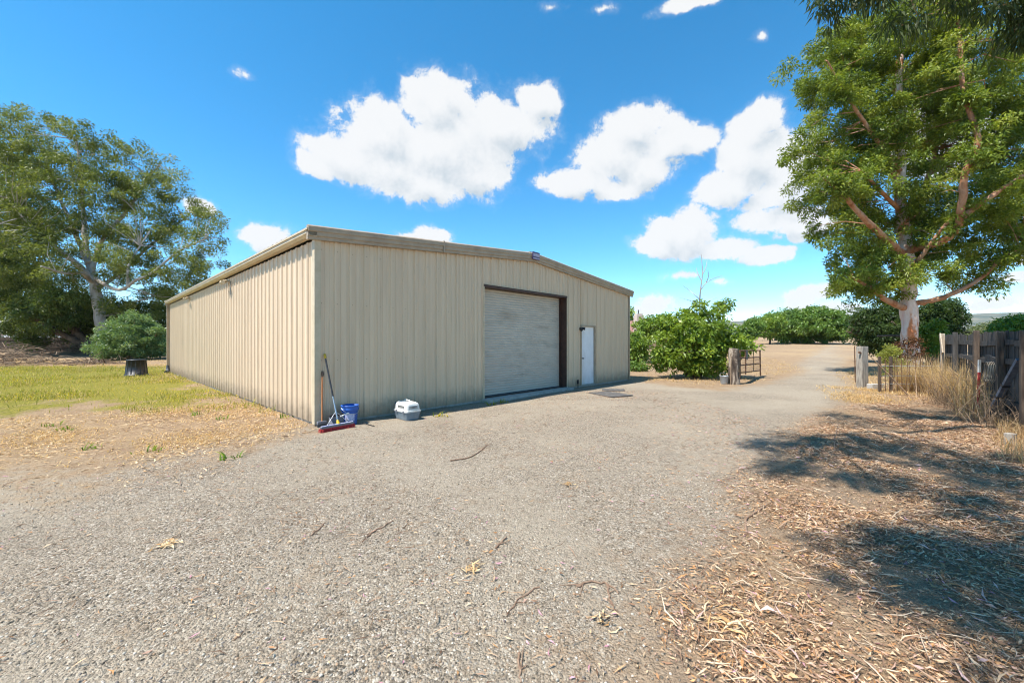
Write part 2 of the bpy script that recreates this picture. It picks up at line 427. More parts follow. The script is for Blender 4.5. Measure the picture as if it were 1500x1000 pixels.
# distant hills: a real ridge a few kilometres off
def build_hills():
    xs = np.linspace(-4200, 6200, 261); ys = np.linspace(0, 1, 15)
    X, T = np.meshgrid(xs, ys); x = X.ravel(); t = T.ravel()
    top = 85 + 105 * np.clip((x - 600) / 2600, 0, 1) + 55 * fbm(x, x * 0 + 5, .0011, 4) + 12 * fbm(x, x * 0, .006, 3)
    top = np.where(x < 500, top * (.35 + .25 * fbm(x, x * 0 + 9, .0008, 2)), top)
    y = 2300 + 900 * t + 160 * (fbm(x, t * 700, .002, 3) - .5)
    z = 5.0 + top * np.sin(t * math.pi * .5) * (1 + .35 * (fbm(x, y, .006, 4) - .5) * (1 - t))
    z = np.where(t < .001, -3, z)
    nx = len(xs); ii = (np.arange(len(ys) - 1)[:, None] * nx + np.arange(nx - 1)[None, :]).ravel()
    m, tt, b = newmat('hill_grass')
    pos = tt.new('ShaderNodeNewGeometry').outputs['Position']
    n = tt.noise(pos, .012, 6, .7)
    tt.put(b.inputs['Base Color'], tt.ramp(n, [(.3, (.03, .045, .022)), (.46, (.07, .08, .045)), (.6, (.16, .14, .085)), (.75, (.21, .175, .11))]))
    b.inputs['Roughness'].default_value = 1
    o = np_mesh('hills', np.stack([x, y, z], 1), np.stack([ii, ii + 1, ii + 1 + nx, ii + nx], 1), m, smooth=True)
    tag(o, 'low dry hills along the horizon', 'hills', kind='structure')
build_hills()

# ------------------------------------------------------------------ the metal building
A = math.atan2(.730, .683)
C0 = (-3.734, 7.588)
W, D, EH, RISE = 12.69, 19.4, 3.55, .53
def P(t, n, z=0.0):                         # a place by the front wall: along it, out from it, up
    return (C0[0] + .683 * t + .730 * n, C0[1] + .730 * t - .683 * n, z)
SHED = thing('metal_building', 'beige ribbed steel shed with a white roll-up door on the gravel yard', 'shed', (C0[0], C0[1], 0), A)

RIB = [(0, 0), (.018, -.031), (.054, -.031), (.072, 0), (.135, 0), (.143, -.008), (.162, -.008), (.170, 0), (.225, 0), (.233, -.008), (.252, -.008), (.260, 0)]
PITCH = .3048
def rib_profile(length, cuts=(), phase=0.0):      # list of (s, offset) along a wall
    pts = []
    k = -1
    while k * PITCH < length + PITCH:
        for s, o in RIB:
            q = k * PITCH + s + phase
            if 0 <= q <= length: pts.append((q, o))
        k += 1
    def off(s):
        return np.interp(s, [p[0] for p in pts], [p[1] for p in pts])
    for c in list(cuts) + [0, length]:
        pts.append((c, float(off(c))))
    pts = sorted(set((round(a, 4), b) for a, b in pts))
    return pts
def topz(t): return EH + RISE * (1 - abs(t - W / 2) / (W / 2))
DOOR = (4.34, 8.14, .09, 3.10); PD = (9.03, 9.99, .06, 2.18)
def front_wall():
    mb = MB(); pr = rib_profile(W, (DOOR[0], DOOR[1], PD[0], PD[1], W / 2), .02)
    pr = [(q, o * 1.3) for q, o in pr]
    for (a, oa), (b, ob) in zip(pr, pr[1:]):
        if b - a < 1e-5: continue
        mid = (a + b) / 2; z0 = .05
        if DOOR[0] < mid < DOOR[1]: z0 = DOOR[3]
        if PD[0] < mid < PD[1]: z0 = PD[3]
        mb.add([(a, oa, z0), (b, ob, z0), (b, ob, topz(b)), (a, oa, topz(a))], [(0, 1, 2, 3)])
    return mb.build('front_wall', M['wall'], SHED)
front_wall()
def flat_wall(name, length, fn, zt, flip=False):
    mb = MB(); pr = rib_profile(length, (length / 2,), .03)
    for (a, oa), (b, ob) in zip(pr, pr[1:]):
        if b - a < 1e-5: continue
        q = [fn(a, oa, .05), fn(b, ob, .05), fn(b, ob, zt(b)), fn(a, oa, zt(a))]
        mb.add(q if not flip else q[::-1], [(0, 1, 2, 3)])
    return mb.build(name, M['wall'], SHED)
flat_wall('side_wall', D, lambda s, o, z: (o, s, z), lambda s: EH, True)
flat_wall('side_wall', D, lambda s, o, z: (W - o, s, z), lambda s: EH)
flat_wall('back_wall', W, lambda s, o, z: (s, D - o, z), topz, True)
mb = MB()
for z in (.14, 1.25, 2.35, 3.38):
    k = 0
    while k * PITCH + .042 < D:
        q = k * PITCH + .042
        if q < W and not (DOOR[0] - .1 < q < DOOR[1] + .1 and z < DOOR[3] + .1) and not (PD[0] - .1 < q < PD[1] + .1 and z < PD[3] + .1): mb.box((q + .050, -.007, z - .008), (q + .066, .001, z + .008))
        mb.box((-.007, q + .060, z - .008), (.001, q + .076, z + .008)); k += 1
tag(mb.build('screws', M['trim'], SHED), kind='stuff')
# roof sheets
mb = MB(); pr = rib_profile(D + .3, (), .0)
for (a, oa), (b, ob) in zip(pr, pr[1:]):
    if b - a < 1e-5: continue
    a2, b2 = a - .12, b - .12
    for x0, x1 in ((-.16, W / 2), (W + .16, W / 2)):
        za = EH + .20 - RISE * .16 / (W / 2); zb = EH + .20 + RISE
        mb.add([(x0, a2, za - oa), (x1, a2, zb - oa), (x1, b2, zb - ob), (x0, b2, za - ob)], [(0, 1, 2, 3)])
mb.build('roof', M['roof'], SHED)
mb = MB(); mb.box((W / 2 - .2, -.1, EH + .235 + RISE), (W / 2 + .2, D + .1, EH + .255 + RISE)); mb.build('ridge_cap', M['roof'], SHED)
# eave gutters
def gutter(x0, sgn):
    mb = MB()
    prof = [(0, 0), (0, -.13), (.10, -.13), (.155, -.085), (.155, -.03), (.175, -.03), (.175, 0.005), (.15, .005)]
    y0, y1 = -.13, D + .13
    v = []
    for y in (y0, y1):
        for a, b in prof: v.append((x0 + sgn * a, y, EH + .165 + b))
    n = len(prof)
    mb.add(v, [(i, i + 1, n + i + 1, n + i) for i in range(n - 1)] + [tuple(range(n - 1, -1, -1)), tuple(range(n, 2 * n))])
    return mb.build('gutter', M['gutter'], SHED)
gutter(-.035, -1); gutter(W + .035, 1)
# rake trims: a sloped board with a lip, front and back, left and right of the ridge
for yy, sg in ((-.045, -1), (D + .045, 1)):
    for xa, xb in ((-.19, W / 2), (W + .19, W / 2)):
        mb = MB()
        za = EH - RISE * .19 / (W / 2); zb = EH + RISE
        sec = [(0, -.02), (.06, -.02), (.06, .035), (.085, .05), (.085, .12), (.105, .135), (.105, .215), (.07, .245), (0, .245)]
        v = []
        for x, z in ((xa, za), (xb, zb)):
            for o, h in sec: v.append((x, yy + sg * o, z + h))
        n = len(sec)
        mb.add(v, [(i, (i + 1) % n, n + (i + 1) % n, n + i) for i in range(n)] + [tuple(range(n)), tuple(range(2 * n - 1, n - 1, -1))])
        mb.build('rake_trim', M['trim'], SHED)
for k, yy in enumerate((-.151,)):
    mb = MB(); mb.box((2.9, yy - .004, topz(2.9) - .03), (2.93, yy + .05, topz(2.9) + .25)); mb.build('trim_joint', M['trim'], SHED)
# corner trims
for (x, y, sx, sy) in ((0, 0, -1, -1), (W, 0, 1, -1), (0, D, -1, 1), (W, D, 1, 1)):
    mb = MB()
    o = .0415
    mb.box((min(x + sx * o, x - sx * .075), min(y + sy * o, y + sy * (o + .004)), .04), (max(x + sx * o, x - sx * .075), max(y + sy * o, y + sy * (o + .004)), EH - .01))
    mb.box((min(x + sx * o, x + sx * (o + .004)), min(y + sy * (o + .0045), y - sy * .075), .04), (max(x + sx * o, x + sx * (o + .004)), max(y + sy * (o + .0045), y - sy * .075), EH - .01))
    mb.build('corner_trim', M['gutter' if x == 0 and y == 0 else 'trim'], SHED)
# slab and base
mb = MB(); mb.box((.02, .02, -.25), (W - .02, D - .02, .05)); mb.box((DOOR[0] - .05, -.30, -.2), (DOOR[1] + .05, .0195, .075))
mb.build('concrete_slab', M['concrete'], SHED)
mb = MB(); mb.box((.03, .06, .049), (W - .03, .09, .10)); mb.box((.06, .0905, .049), (.09, D - .1, .10)); mb.build('base_angle', M['brown'], SHED)
# roll-up door
x0, x1, z0, z1 = DOOR; REC = .24
mb = MB(); n = 41; sl = (z1 - z0) / n; zz = []
prof = [(0, 0), (.16, -.014), (.5, -.02), (.84, -.014)]
for k in range(n):
    for a, b in prof: zz.append((z0 + (k + a) * sl, b))
zz.append((z1, 0))
v = []
for z, o in zz: v += [(x0 + .02, REC + o, z), (x1 - .02, REC + o, z)]
mb.add(v, [(2 * i, 2 * i + 1, 2 * i + 3, 2 * i + 2) for i in range(len(zz) - 1)], True)
curt = mb.build('roll_up_door', M['curtain'], SHED); curt['label'] = 'white corrugated roll-up door in a brown frame'
for x in ((x0, x0 + .004), (x1 - .004, x1)):
    mb = MB(); mb.box((x[0], -.04, .06), (x[1], REC + .05, z1)); mb.build('door_jamb', M['brown'], curt)
for xa, xb in ((x1 - .09, x1 - .005), (x0 + .005, x0 + .05)):
    mb = MB(); mb.box((xa, REC - .032, .08), (xb, REC - .022, z1 - .01)); mb.build('guide_rail', M['brown'], curt)
mb = MB(); mb.box((x0 - .03, -.045, z1 - .002), (x1 + .03, REC + .05, z1 + .06)); mb.build('door_header', M['brown'], curt)
mb = MB(); mb.box((x0 - .035, -.05, z1 + .061), (x1 + .035, -.002, z1 + .075)); mb.build('drip_edge', M['gutter'], curt)
mb = MB(); mb.box((x0 + .03, REC - .04, .076), (x1 - .1, REC + .01, .115)); mb.build('bottom_bar', M['darkgrey'], curt)
for x in (x0, x1):
    mb = MB(); mb.box((x - .045 if x == x0 else x + .001, -.046, .06), (x - .001 if x == x0 else x + .045, -.034, z1)); mb.build('jamb_trim', M['gutter'], curt)
# personnel door
x0, x1, z0, z1 = PD
mb = MB(); mb.box((x0 + .03, .03, z0 + .02), (x1 - .03, .07, z1 - .03)); dr = mb.build('door', M['white'], SHED, .003); dr['label'] = 'plain white personnel door'
mb = MB()
mb.box((x0 - .012, -.045, z0), (x0 + .028, .10, z1)); mb.box((x1 - .028, -.045, z0), (x1 + .012, .10, z1)); mb.box((x0 - .012, -.048, z1 - .028), (x1 + .012, .10, z1 + .03))
mb.build('door_frame', M['trim'], dr)
mb = MB(); mb.tube([(x0 + .11, .03, 1.02), (x0 + .11, -.03, 1.02)], .018, 10); mb.lathe([(.0, -.02), (.03, -.015), (.036, .0), (.03, .015), (0, .02)], 12, (x0 + .11, -.05, 1.02)); mb.tube([(x0 + .11, .029, 1.02), (x0 + .11, .02, 1.02)], .04, 14)
mb.build('handle', M['black'], dr)
mb = MB(); mb.box((x0 + .031, -.01, .05), (x1 - .031, .09, z0 + .018)); mb.build('threshold', M['concrete'], dr)
# lamp beside the door
mb = MB(); mb.box((x0 - .13, -.055, 2.03), (x0 - .05, -.035, 2.11)); mb.tube([(x0 - .09, -.05, 2.07), (x0 - .09, -.09, 2.10)], .012, 8)
mb.tube([(x0 - .10, -.08, 2.10), (x0 - .17, -.16, 2.02)], [.03, .05], 12); mb.tube([(x0 - .08, -.08, 2.10), (x0 + .02, -.17, 2.07)], [.03, .05], 12)
lamp = mb.build('flood_lamp', M['black'], SHED)
mb = MB(); mb.box((8.76, -.075, .14), (8.83, -.036, .28)); mb.tube([(8.795, -.055, .14), (8.795, -.055, -.02)], .014, 8); mb.build('outlet_box', M['black'], SHED)
# soffit lamps under the left gutter
for px in (343, 283):
    s = {343: 6.6, 283: 13.3}[px]
    mb = MB(); zc = EH - .10
    mb.box((-.055, s - .06, zc - .05), (-.036, s + .06, zc + .05)); mb.tube([(-.05, s, zc), (-.11, s, zc + .01)], .012, 8)
    mb.tube([(-.10, s - .02, zc), (-.22, s - .16, zc - .07)], [.035, .06], 12)
    mb.tube([(-.10, s + .02, zc), (-.20, s + .16, zc - .05)], [.035, .06], 12)
    mb.build('wall_lamp', M['gutter'], SHED)
mb = MB(); mb.tube([(-.045, 6.35, EH - .14), (-.045, 6.35, EH - .52)], .009, 6); mb.build('lamp_cable', M['darkgrey'], SHED)
# downspout at the far corner
mb = MB(); mb.box((-.14, D - .12, .32), (-.045, D - .02, EH + .04)); ds = mb.build('downspout', M['trim'], SHED)
mb = MB(); mb.tube([(-.092, D - .07, .40), (-.092, D - .07, .2), (-.12, D - .16, .1), (-.2, D - .42, .06)], [.07, .075, .08, .085], 10); mb.build('drain_elbow', M['darkgrey'], ds)
# maker's plate on the peak
mb = MB(); mb.box((W / 2 - .15, -.185, EH + RISE + .02), (W / 2 + .17, -.153, EH + RISE + .25)); pl = mb.build('name_plate', M['sign_dark'], SHED, .004)
mb = MB()
mb.box((W / 2 - .135, -.190, EH + RISE + .035), (W / 2 + .155, -.1855, EH + RISE + .075))
mb.box((W / 2 - .135, -.190, EH + RISE + .11), (W / 2 + .155, -.1855, EH + RISE + .205)); mb.build('pale_band', M['sign_pale'], pl)

# ------------------------------------------------------------------ things by the corner
def gzP(t, n): p = P(t, n); return gz1(p[0], p[1])
def near_thing(name, label, cat, t, n, rz=0.0, group=None):
    p = P(t, n); return thing(name, label, cat, (p[0], p[1], gzP(t, n)), A + rz, group)
# local axes there: x along the wall, -y out towards the yard
br = near_thing('push_broom', 'wide push broom with red bristles leaning on the shed corner, black handle', 'broom', .12, .66, .12)
mb = MB(); mb.box((-.31, -.03, .062), (.31, .03, .10)); mb.build('head', M['greyplastic'], br, .006)
mb = MB(); mb.box((-.30, -.034, .1005), (.30, .0, .11)); mb.build('head_strip', M['paper'], br)
mb = MB()
for k in range(60):
    for j in range(4):
        x = -.325 + k * .011; y = -.028 + j * .018
        mb.bar((x, y, .063), (x + random.uniform(-.012, .012), y + random.uniform(-.02, .015) - .01, .002), .009)
mb.build('bristles', M['red'], br)
top = Vector((.10, .62, 1.36)); bot = Vector((.02, .0, .10)); d = (top - bot)
mb = MB(); mb.tube([bot + d * .04, bot + d * .38], .0125, 12); mb.build('lower_shaft', M['alu'], br)
mb = MB(); mb.tube([bot + d * .38, bot + d * .93], .0155, 12); mb.build('handle', M['black'], br)
mb = MB(); mb.tube([bot + d * .93, bot + d * .945, bot + d * .99, bot + d], [.017, .024, .024, .016], 12); mb.build('grip', M['yellow'], br)
mb = MB(); mb.tube([bot - d * .01, bot + d * .02, bot + d * .055], [.032, .028, .018], 12); mb.build('ferrule', M['yellow'], br)
for bx in (-.2, .22):
    mb = MB(); mb.tube([(bx, 0, .10), bot + d * .17], .005, 6); mb.build('brace', M['alu'], br)

wb = near_thing('wooden_broom', 'short orange wooden handled brush standing upright against the shed corner', 'brush', .08, .16)
mb = MB(); mb.tube([(-.03, 0, .10), (-.01, .05, .55), (.01, .09, .93)], .015, 10); mb.build('handle', M['orangewood'], wb)
mb = MB(); mb.tube([(.01, .09, .93), (.013, .095, .98), (.016, .10, 1.04)], [.016, .026, .018], 10); mb.build('hand_grip', M['brownwood'], wb)
mb = MB(); mb.box((-.12, -.03, .055), (.05, .03, .105)); mb.build('head', M['greyplastic'], wb, .005)
mb = MB()
for k in range(18):
    for j in range(4): mb.bar((-.115 + k * .0095, -.025 + j * .016, .056), (-.115 + k * .0098, -.03 + j * .02, .0), .007)
mb.build('bristles', M['darkgrey'], wb)

dp = near_thing('dustpan', 'grey plastic dustpan with a pale handle standing behind the broom head', 'dustpan', .26, .40, .1)
mb = MB()
v = [(-.16, -.15, .0), (.15, -.15, .0), (.15, .06, .0), (-.16, .06, .0), (-.16, -.15, .03), (.15, -.15, .03), (.15, .06, .20), (-.16, .06, .20)]
mb.add(v, [(0, 3, 2, 1), (3, 7, 6, 2), (0, 4, 7, 3), (1, 2, 6, 5)]); 
pan = mb.build('pan', M['greyplastic'], dp); so = pan.modifiers.new('thick', 'SOLIDIFY'); so.thickness = .008
mb = MB(); mb.box((-.165, .03, .20), (.155, .10, .235)); mb.build('hood', M['black'], dp, .006)
mb = MB(); mb.bar((.0, -.06, .20), (.24, -.02, .255), .03, .018); mb.build('handle', M['whiteplastic'], dp, .004)

bk = near_thing('plastic_bucket', 'bright blue plastic bucket by the shed corner, behind the brooms', 'bucket', .52, .30)
mb = MB(); mb.lathe([(.0, .004), (.122, .0), (.128, .01), (.148, .30), (.152, .37), (.144, .37), (.138, .30), (.118, .02), (0, .02)], 32); mb.build('body', M['blue'], bk)
mb = MB(); mb.lathe([(.149, .275), (.166, .275), (.168, .30), (.162, .32), (.158, .345), (.168, .35), (.168, .372), (.150, .372)], 32); mb.build('rim', M['blue'], bk)
pts = [(.17 * math.cos(a), -.17 * math.sin(a) * .98, .33 - .12 * math.sin(a)) for a in [math.pi * k / 14 for k in range(15)]]
mb = MB(); mb.tube(pts, .004, 6); mb.build('bail', M['alu'], bk)
mb = MB(); n = 9
va = [(-(.1445 + .0) * math.sin(a), -(.1445) * math.cos(a), z) for z in (.09, .22) for a in [R(-10 + 9 * k) for k in range(n)]]
mb.add(va, [(i, i + n, i + n + 1, i + 1) for i in range(n - 1)], True); mb.build('paper_label', M['paper'], bk)

p0 = P(.72, .62); p1 = P(.80, .92)
mb = MB(); mb.tube([(-.12, .19, .02), (0, 0, .016), (.1, -.2, .013)], [.008, .009, .006], 8)
o = mb.build('thin_rod', M['black'], None); o.location = (p0[0] + .05, p0[1] - .06, gz1(p0[0], p0[1])); o.rotation_euler = (0, 0, R(20)); tag(o, 'thin black rod lying on the gravel beside the blue bucket', 'rod')

# pet carrier
pc = near_thing('pet_carrier', 'white and blue grey plastic pet carrier on the gravel by the shed wall', 'pet carrier', 1.58, .64, -.04)
def shell(z0, z1, in0, in1, x=.17, y=.27, r=.05, n=5):
    def loop(ins, z):
        o = []
        for (cx, cy, a0) in ((1, 1, 0), (-1, 1, 90), (-1, -1, 180), (1, -1, 270)):
            for k in range(n):
                a = R(a0 + 90 * k / (n - 1)); o.append((cx * (x - ins - r) + r * math.cos(a), cy * (y - ins - r) + r * math.sin(a), z))
        return o
    return loop
def stack(levels, mat, name, par, xx=.17, yy=.27, r=.05):
    mb = MB(); L = shell(0, 0, 0, 0, xx, yy, r); v = []; m = None
    for ins, z in levels:
        lp = L(ins, z); m = len(lp); v += lp
    fs = [(i * m + k, i * m + (k + 1) % m, (i + 1) * m + (k + 1) % m, (i + 1) * m + k) for i in range(len(levels) - 1) for k in range(m)]
    fs += [tuple(range(m - 1, -1, -1)), tuple(range((len(levels) - 1) * m, len(levels) * m))]
    mb.add(v, fs, False); return mb.build(name, mat, par, .004)
stack([(.03, .0), (.025, .01), (.004, .135), (.004, .15), (-.006, .15), (-.006, .165)], M['bluegrey'], 'base', pc)
stack([(-.008, .166), (-.008, .195), (.006, .197), (.02, .30), (.035, .335), (.065, .355), (.10, .36)], M['whiteplastic'], 'top', pc)
mb = MB()
for sx in (-1, 1):
    for k in range(7): mb.box((sx * .158 - .004, -.15 + k * .036, .235), (sx * .158 + .004, -.135 + k * .036, .29))
for k in range(7): mb.box((-.09 + k * .027, -.262, .235), (-.078 + k * .027, -.250, .29))
tag(mb.build('vent', M['darkgrey'], pc), kind='stuff')
mb = MB(); mb.box((-.13, .271, .04), (.13, .292, .33)); mb.build('door_grille', M['darkgrey'], pc, .01)
mb = MB(); mb.tube([(0, -.12, .355), (0, -.10, .39), (0, .08, .39), (0, .10, .355)], .014, 8); mb.build('handle', M['whiteplastic'], pc)
for s in (-1, 1):
    for y in (-.16, .12):
        mb = MB(); mb.box((s * .178 - .008, y - .025, .14), (s * .178 + .008, y + .025, .20)); mb.build('latch', M['greyplastic'], pc, .003)

# door mats
def doormat(corner, ex, ey, label):
    (ax, ay), L, Wd, rz = corner, ex, ey, 0
    o = None
    mb = MB(); nx, ny = 22, 16; v = []
    for j in range(ny + 1):
        for i in range(nx + 1):
            v.append((L * i / nx, Wd * j / ny, .012 + .004 * math.sin(i * 1.3) * math.sin(j * .9)))
    fs = [(j * (nx + 1) + i, j * (nx + 1) + i + 1, (j + 1) * (nx + 1) + i + 1, (j + 1) * (nx + 1) + i) for j in range(ny) for i in range(nx)]
    mb.add(v, fs, True)
    o = mb.build('door_mat', M['rubber'], None); so = o.modifiers.new('thick', 'SOLIDIFY'); so.thickness = .014
    return tag(o, label, 'door mat')
o = doormat(((0, 0)), 1.12, .82, 'larger flat dark rubber mat lying on the gravel before the white door'); o.location = (2.36, 12.44, gz1(2.9, 12.2) + .012); o.rotation_euler = (0, 0, math.atan2(-.99, .5))
o = doormat(((0, 0)), .72, .55, 'smaller dark mat behind the larger one, nearer the white door'); o.location = (2.95, 13.05, gz1(3.3, 13.2) + .012); o.rotation_euler = (0, 0, R(-14))

# ------------------------------------------------------------------ vegetation makers
def catmull(pts, k=4):
    pts = [np.array(p, float) for p in pts]
    if len(pts) < 3: return [tuple(pts[0] + (pts[-1] - pts[0]) * t) for t in np.linspace(0, 1, k + 1)]
    P_ = [2 * pts[0] - pts[1]] + pts + [2 * pts[-1] - pts[-2]]
    out = []
    for i in range(1, len(P_) - 2):
        a, b, c, d = P_[i - 1:i + 3]
        for t in np.linspace(0, 1, k, endpoint=False):
            out.append(tuple(.5 * (2 * b + (c - a) * t + (2 * a - 5 * b + 4 * c - d) * t * t + (3 * b - a - 3 * c + d) * t ** 3)))
    out.append(tuple(pts[-1])); return out

def rand_dirs(n, rng, bias=(0, 0, 0)):
    d = rng.normal(size=(n, 3)); d /= np.linalg.norm(d, axis=1)[:, None] + 1e-9
    d = d + np.array(bias); return d / (np.linalg.norm(d, axis=1)[:, None] + 1e-9)

def leaves(centres, radii, per, length, width, droop, cols, rng, flat=.75, upn=.5):
    """leaf blades (one rhombus each) scattered in clumps; returns vertices, quads, colours"""
    n = len(centres); cnt = rng.poisson(per, n) if np.isscalar(per) else np.asarray(per)
    idx = np.repeat(np.arange(n), cnt); m = len(idx)
    off = rand_dirs(m, rng) * (rng.random(m) ** .45)[:, None] * np.asarray(radii)[idx][:, None]
    off[:, 2] *= flat
    pos = np.asarray(centres)[idx] + off
    out = off / (np.linalg.norm(off, axis=1)[:, None] + 1e-9)
    d = rand_dirs(m, rng) * .8 + out * .6 + np.array((0, 0, -droop)); d /= np.linalg.norm(d, axis=1)[:, None]
    nrm = rand_dirs(m, rng) + np.array((0, 0, upn)) + out * .4
    sd = np.cross(d, nrm); sd /= np.linalg.norm(sd, axis=1)[:, None] + 1e-9
    L = length * (.6 + .8 * rng.random(m)); Wd = width * (.7 + .6 * rng.random(m))
    mid = pos + d * (L * .45)[:, None] + np.array((0, 0, 1)) * (L * .06)[:, None]
    V = np.stack([pos, mid - sd * (Wd / 2)[:, None], pos + d * L[:, None] - np.array((0, 0, 1)) * (L * .08)[:, None], mid + sd * (Wd / 2)[:, None]], 1).reshape(-1, 3)
    Fq = np.arange(m * 4).reshape(-1, 4)
    cols = np.asarray(cols, float)
    clump = rng.random(n)[idx]
    q = np.clip(.6 * clump + .4 * rng.random(m), 0, .999) * (len(cols) - 1)
    k = q.astype(int); f = (q - k)[:, None]
    c = cols[k] * (1 - f) + cols[k + 1] * f
    c = c * (.8 + .4 * rng.random(m))[:, None]
    return V, Fq, np.repeat(c, 4, axis=0)

def in_blobs(blobs, n, rng, shell=.55):
    """points inside a union of ellipsoids (x,y,z,rx,ry,rz), towards the outside"""
    b = np.array(blobs, float); vol = b[:, 3] * b[:, 4] * b[:, 5]; pr = vol ** .75 / (vol ** .75).sum()
    k = rng.choice(len(b), n, p=pr)
    r = (shell + (1 - shell) * rng.random(n)) ** .6
    r = np.where(rng.random(n) < .12, r * (1.05 + .28 * rng.random(n)), r)
    p = rand_dirs(n, rng) * r[:, None] * b[k, 3:6]
    return b[k, :3] + p

def limb_mesh(limbs, mat, name, parent, n=8, base=None, rng=None):
    mb = MB()
    for pts, r0, r1 in limbs:
        q = catmull(pts, 5); rr = np.linspace(r0, r1, len(q))
        if rng is not None:
            q = [tuple(np.array(p) + rng.normal(size=3) * r * .10) for p, r in zip(q, rr)]
            q = [tuple(p) for p in q]
            rr = [r * (1 + rng.normal() * .06) for r in rr]
        mb.tube(q, list(rr), n)
    return mb.build(name, mat, parent)

def tree(name, label, cat, base, trunk, limbs, blobs, nclump, rad, per, leaf, cols, bark_t='bark_grey', bark_l='bark_limb', lmat='leaf', group=None, seed=1,
         twigs=.5, droop=.5, flat=.75, hollow=.55, extra=None, keep=None, spray=0):
    """a thing at its base with a trunk, limbs and a crown; everything is given in world metres"""
    rng = np.random.default_rng(seed)
    b = np.array(base, float)
    t = thing(name, label, cat, tuple(b), 0, group)
    loc = lambda pts: [tuple(np.array(p, float) - b) for p in pts]
    limb_mesh([(loc(p), r0, r1) for p, r0, r1 in trunk], M[bark_t], 'trunk', t, 14, rng=rng)
    C = in_blobs(blobs, nclump, rng, hollow)
    if spray:
        for p, r0, r1 in limbs:
            q = np.array(catmull(p, 5)); q = q[int(len(q) * .6):]
            n = max(3, int(spray * np.linalg.norm(q[-1] - q[0])))
            k = rng.integers(0, len(q), n); C = np.concatenate([C, q[k] + rng.normal(size=(n, 3)) * rad * .8])
    if extra is not None: C = np.concatenate([C, np.array(extra, float)])
    if keep is not None: C = C[keep(C)]
    C = C[C[:, 2] > gz(C[:, 0], C[:, 1]) + .15]
    for p, r0, r1 in limbs: limb_mesh([(loc(p), r0, r1)], M[bark_l], 'branch', t, 9, rng=rng)
    nodes = []
    for p, r0, r1 in list(limbs) + list(trunk):
        q = np.array(catmull(p, 5)); nodes.append(q[len(q) // 4:])
    nodes = np.concatenate(nodes)
    if twigs > 0:
        mb = MB()
        sel = rng.random(len(C)) < twigs
        for c in C[sel]:
            k = np.argmin(((nodes - c) ** 2).sum(1) + np.clip(nodes[:, 2] - c[2], 0, None) * 3)
            a = nodes[k]; L = np.linalg.norm(c - a)
            if L < .1 or L > .18 * np.ptp(nodes[:, 2]) + 1.2: continue
            m1 = a + (c - a) * .5 + rng.normal(size=3) * L * .08 + np.array((0, 0, L * .06))
            r = .010 + .0075 * L
            mb.tube([tuple(a - b), tuple(m1 - b), tuple(c - b)], [r, r * .7, r * .25], 5, False)
        if mb.v: tag(mb.build('twigs', M[bark_l], t), kind='stuff')
    V, Q, K = leaves(C - b, rad * (.6 + .8 * rng.random(len(C))), per, leaf[0], leaf[1], droop, cols, rng, flat)
    np_mesh('crown', V, Q, M[lmat], t, K)
    return t

GUM = [(.06, .092, .016), (.11, .16, .022), (.175, .235, .032), (.245, .30, .042), (.34, .34, .08)]
DARKG = [(.028, .052, .016), (.045, .08, .022), (.07, .11, .028), (.10, .145, .035)]
BRIGHT = [(.08, .15, .02), (.13, .22, .028), (.20, .29, .036), (.27, .33, .055)]
BUSH = [(.065, .125, .022), (.105, .19, .032), (.155, .245, .042), (.21, .28, .062)]

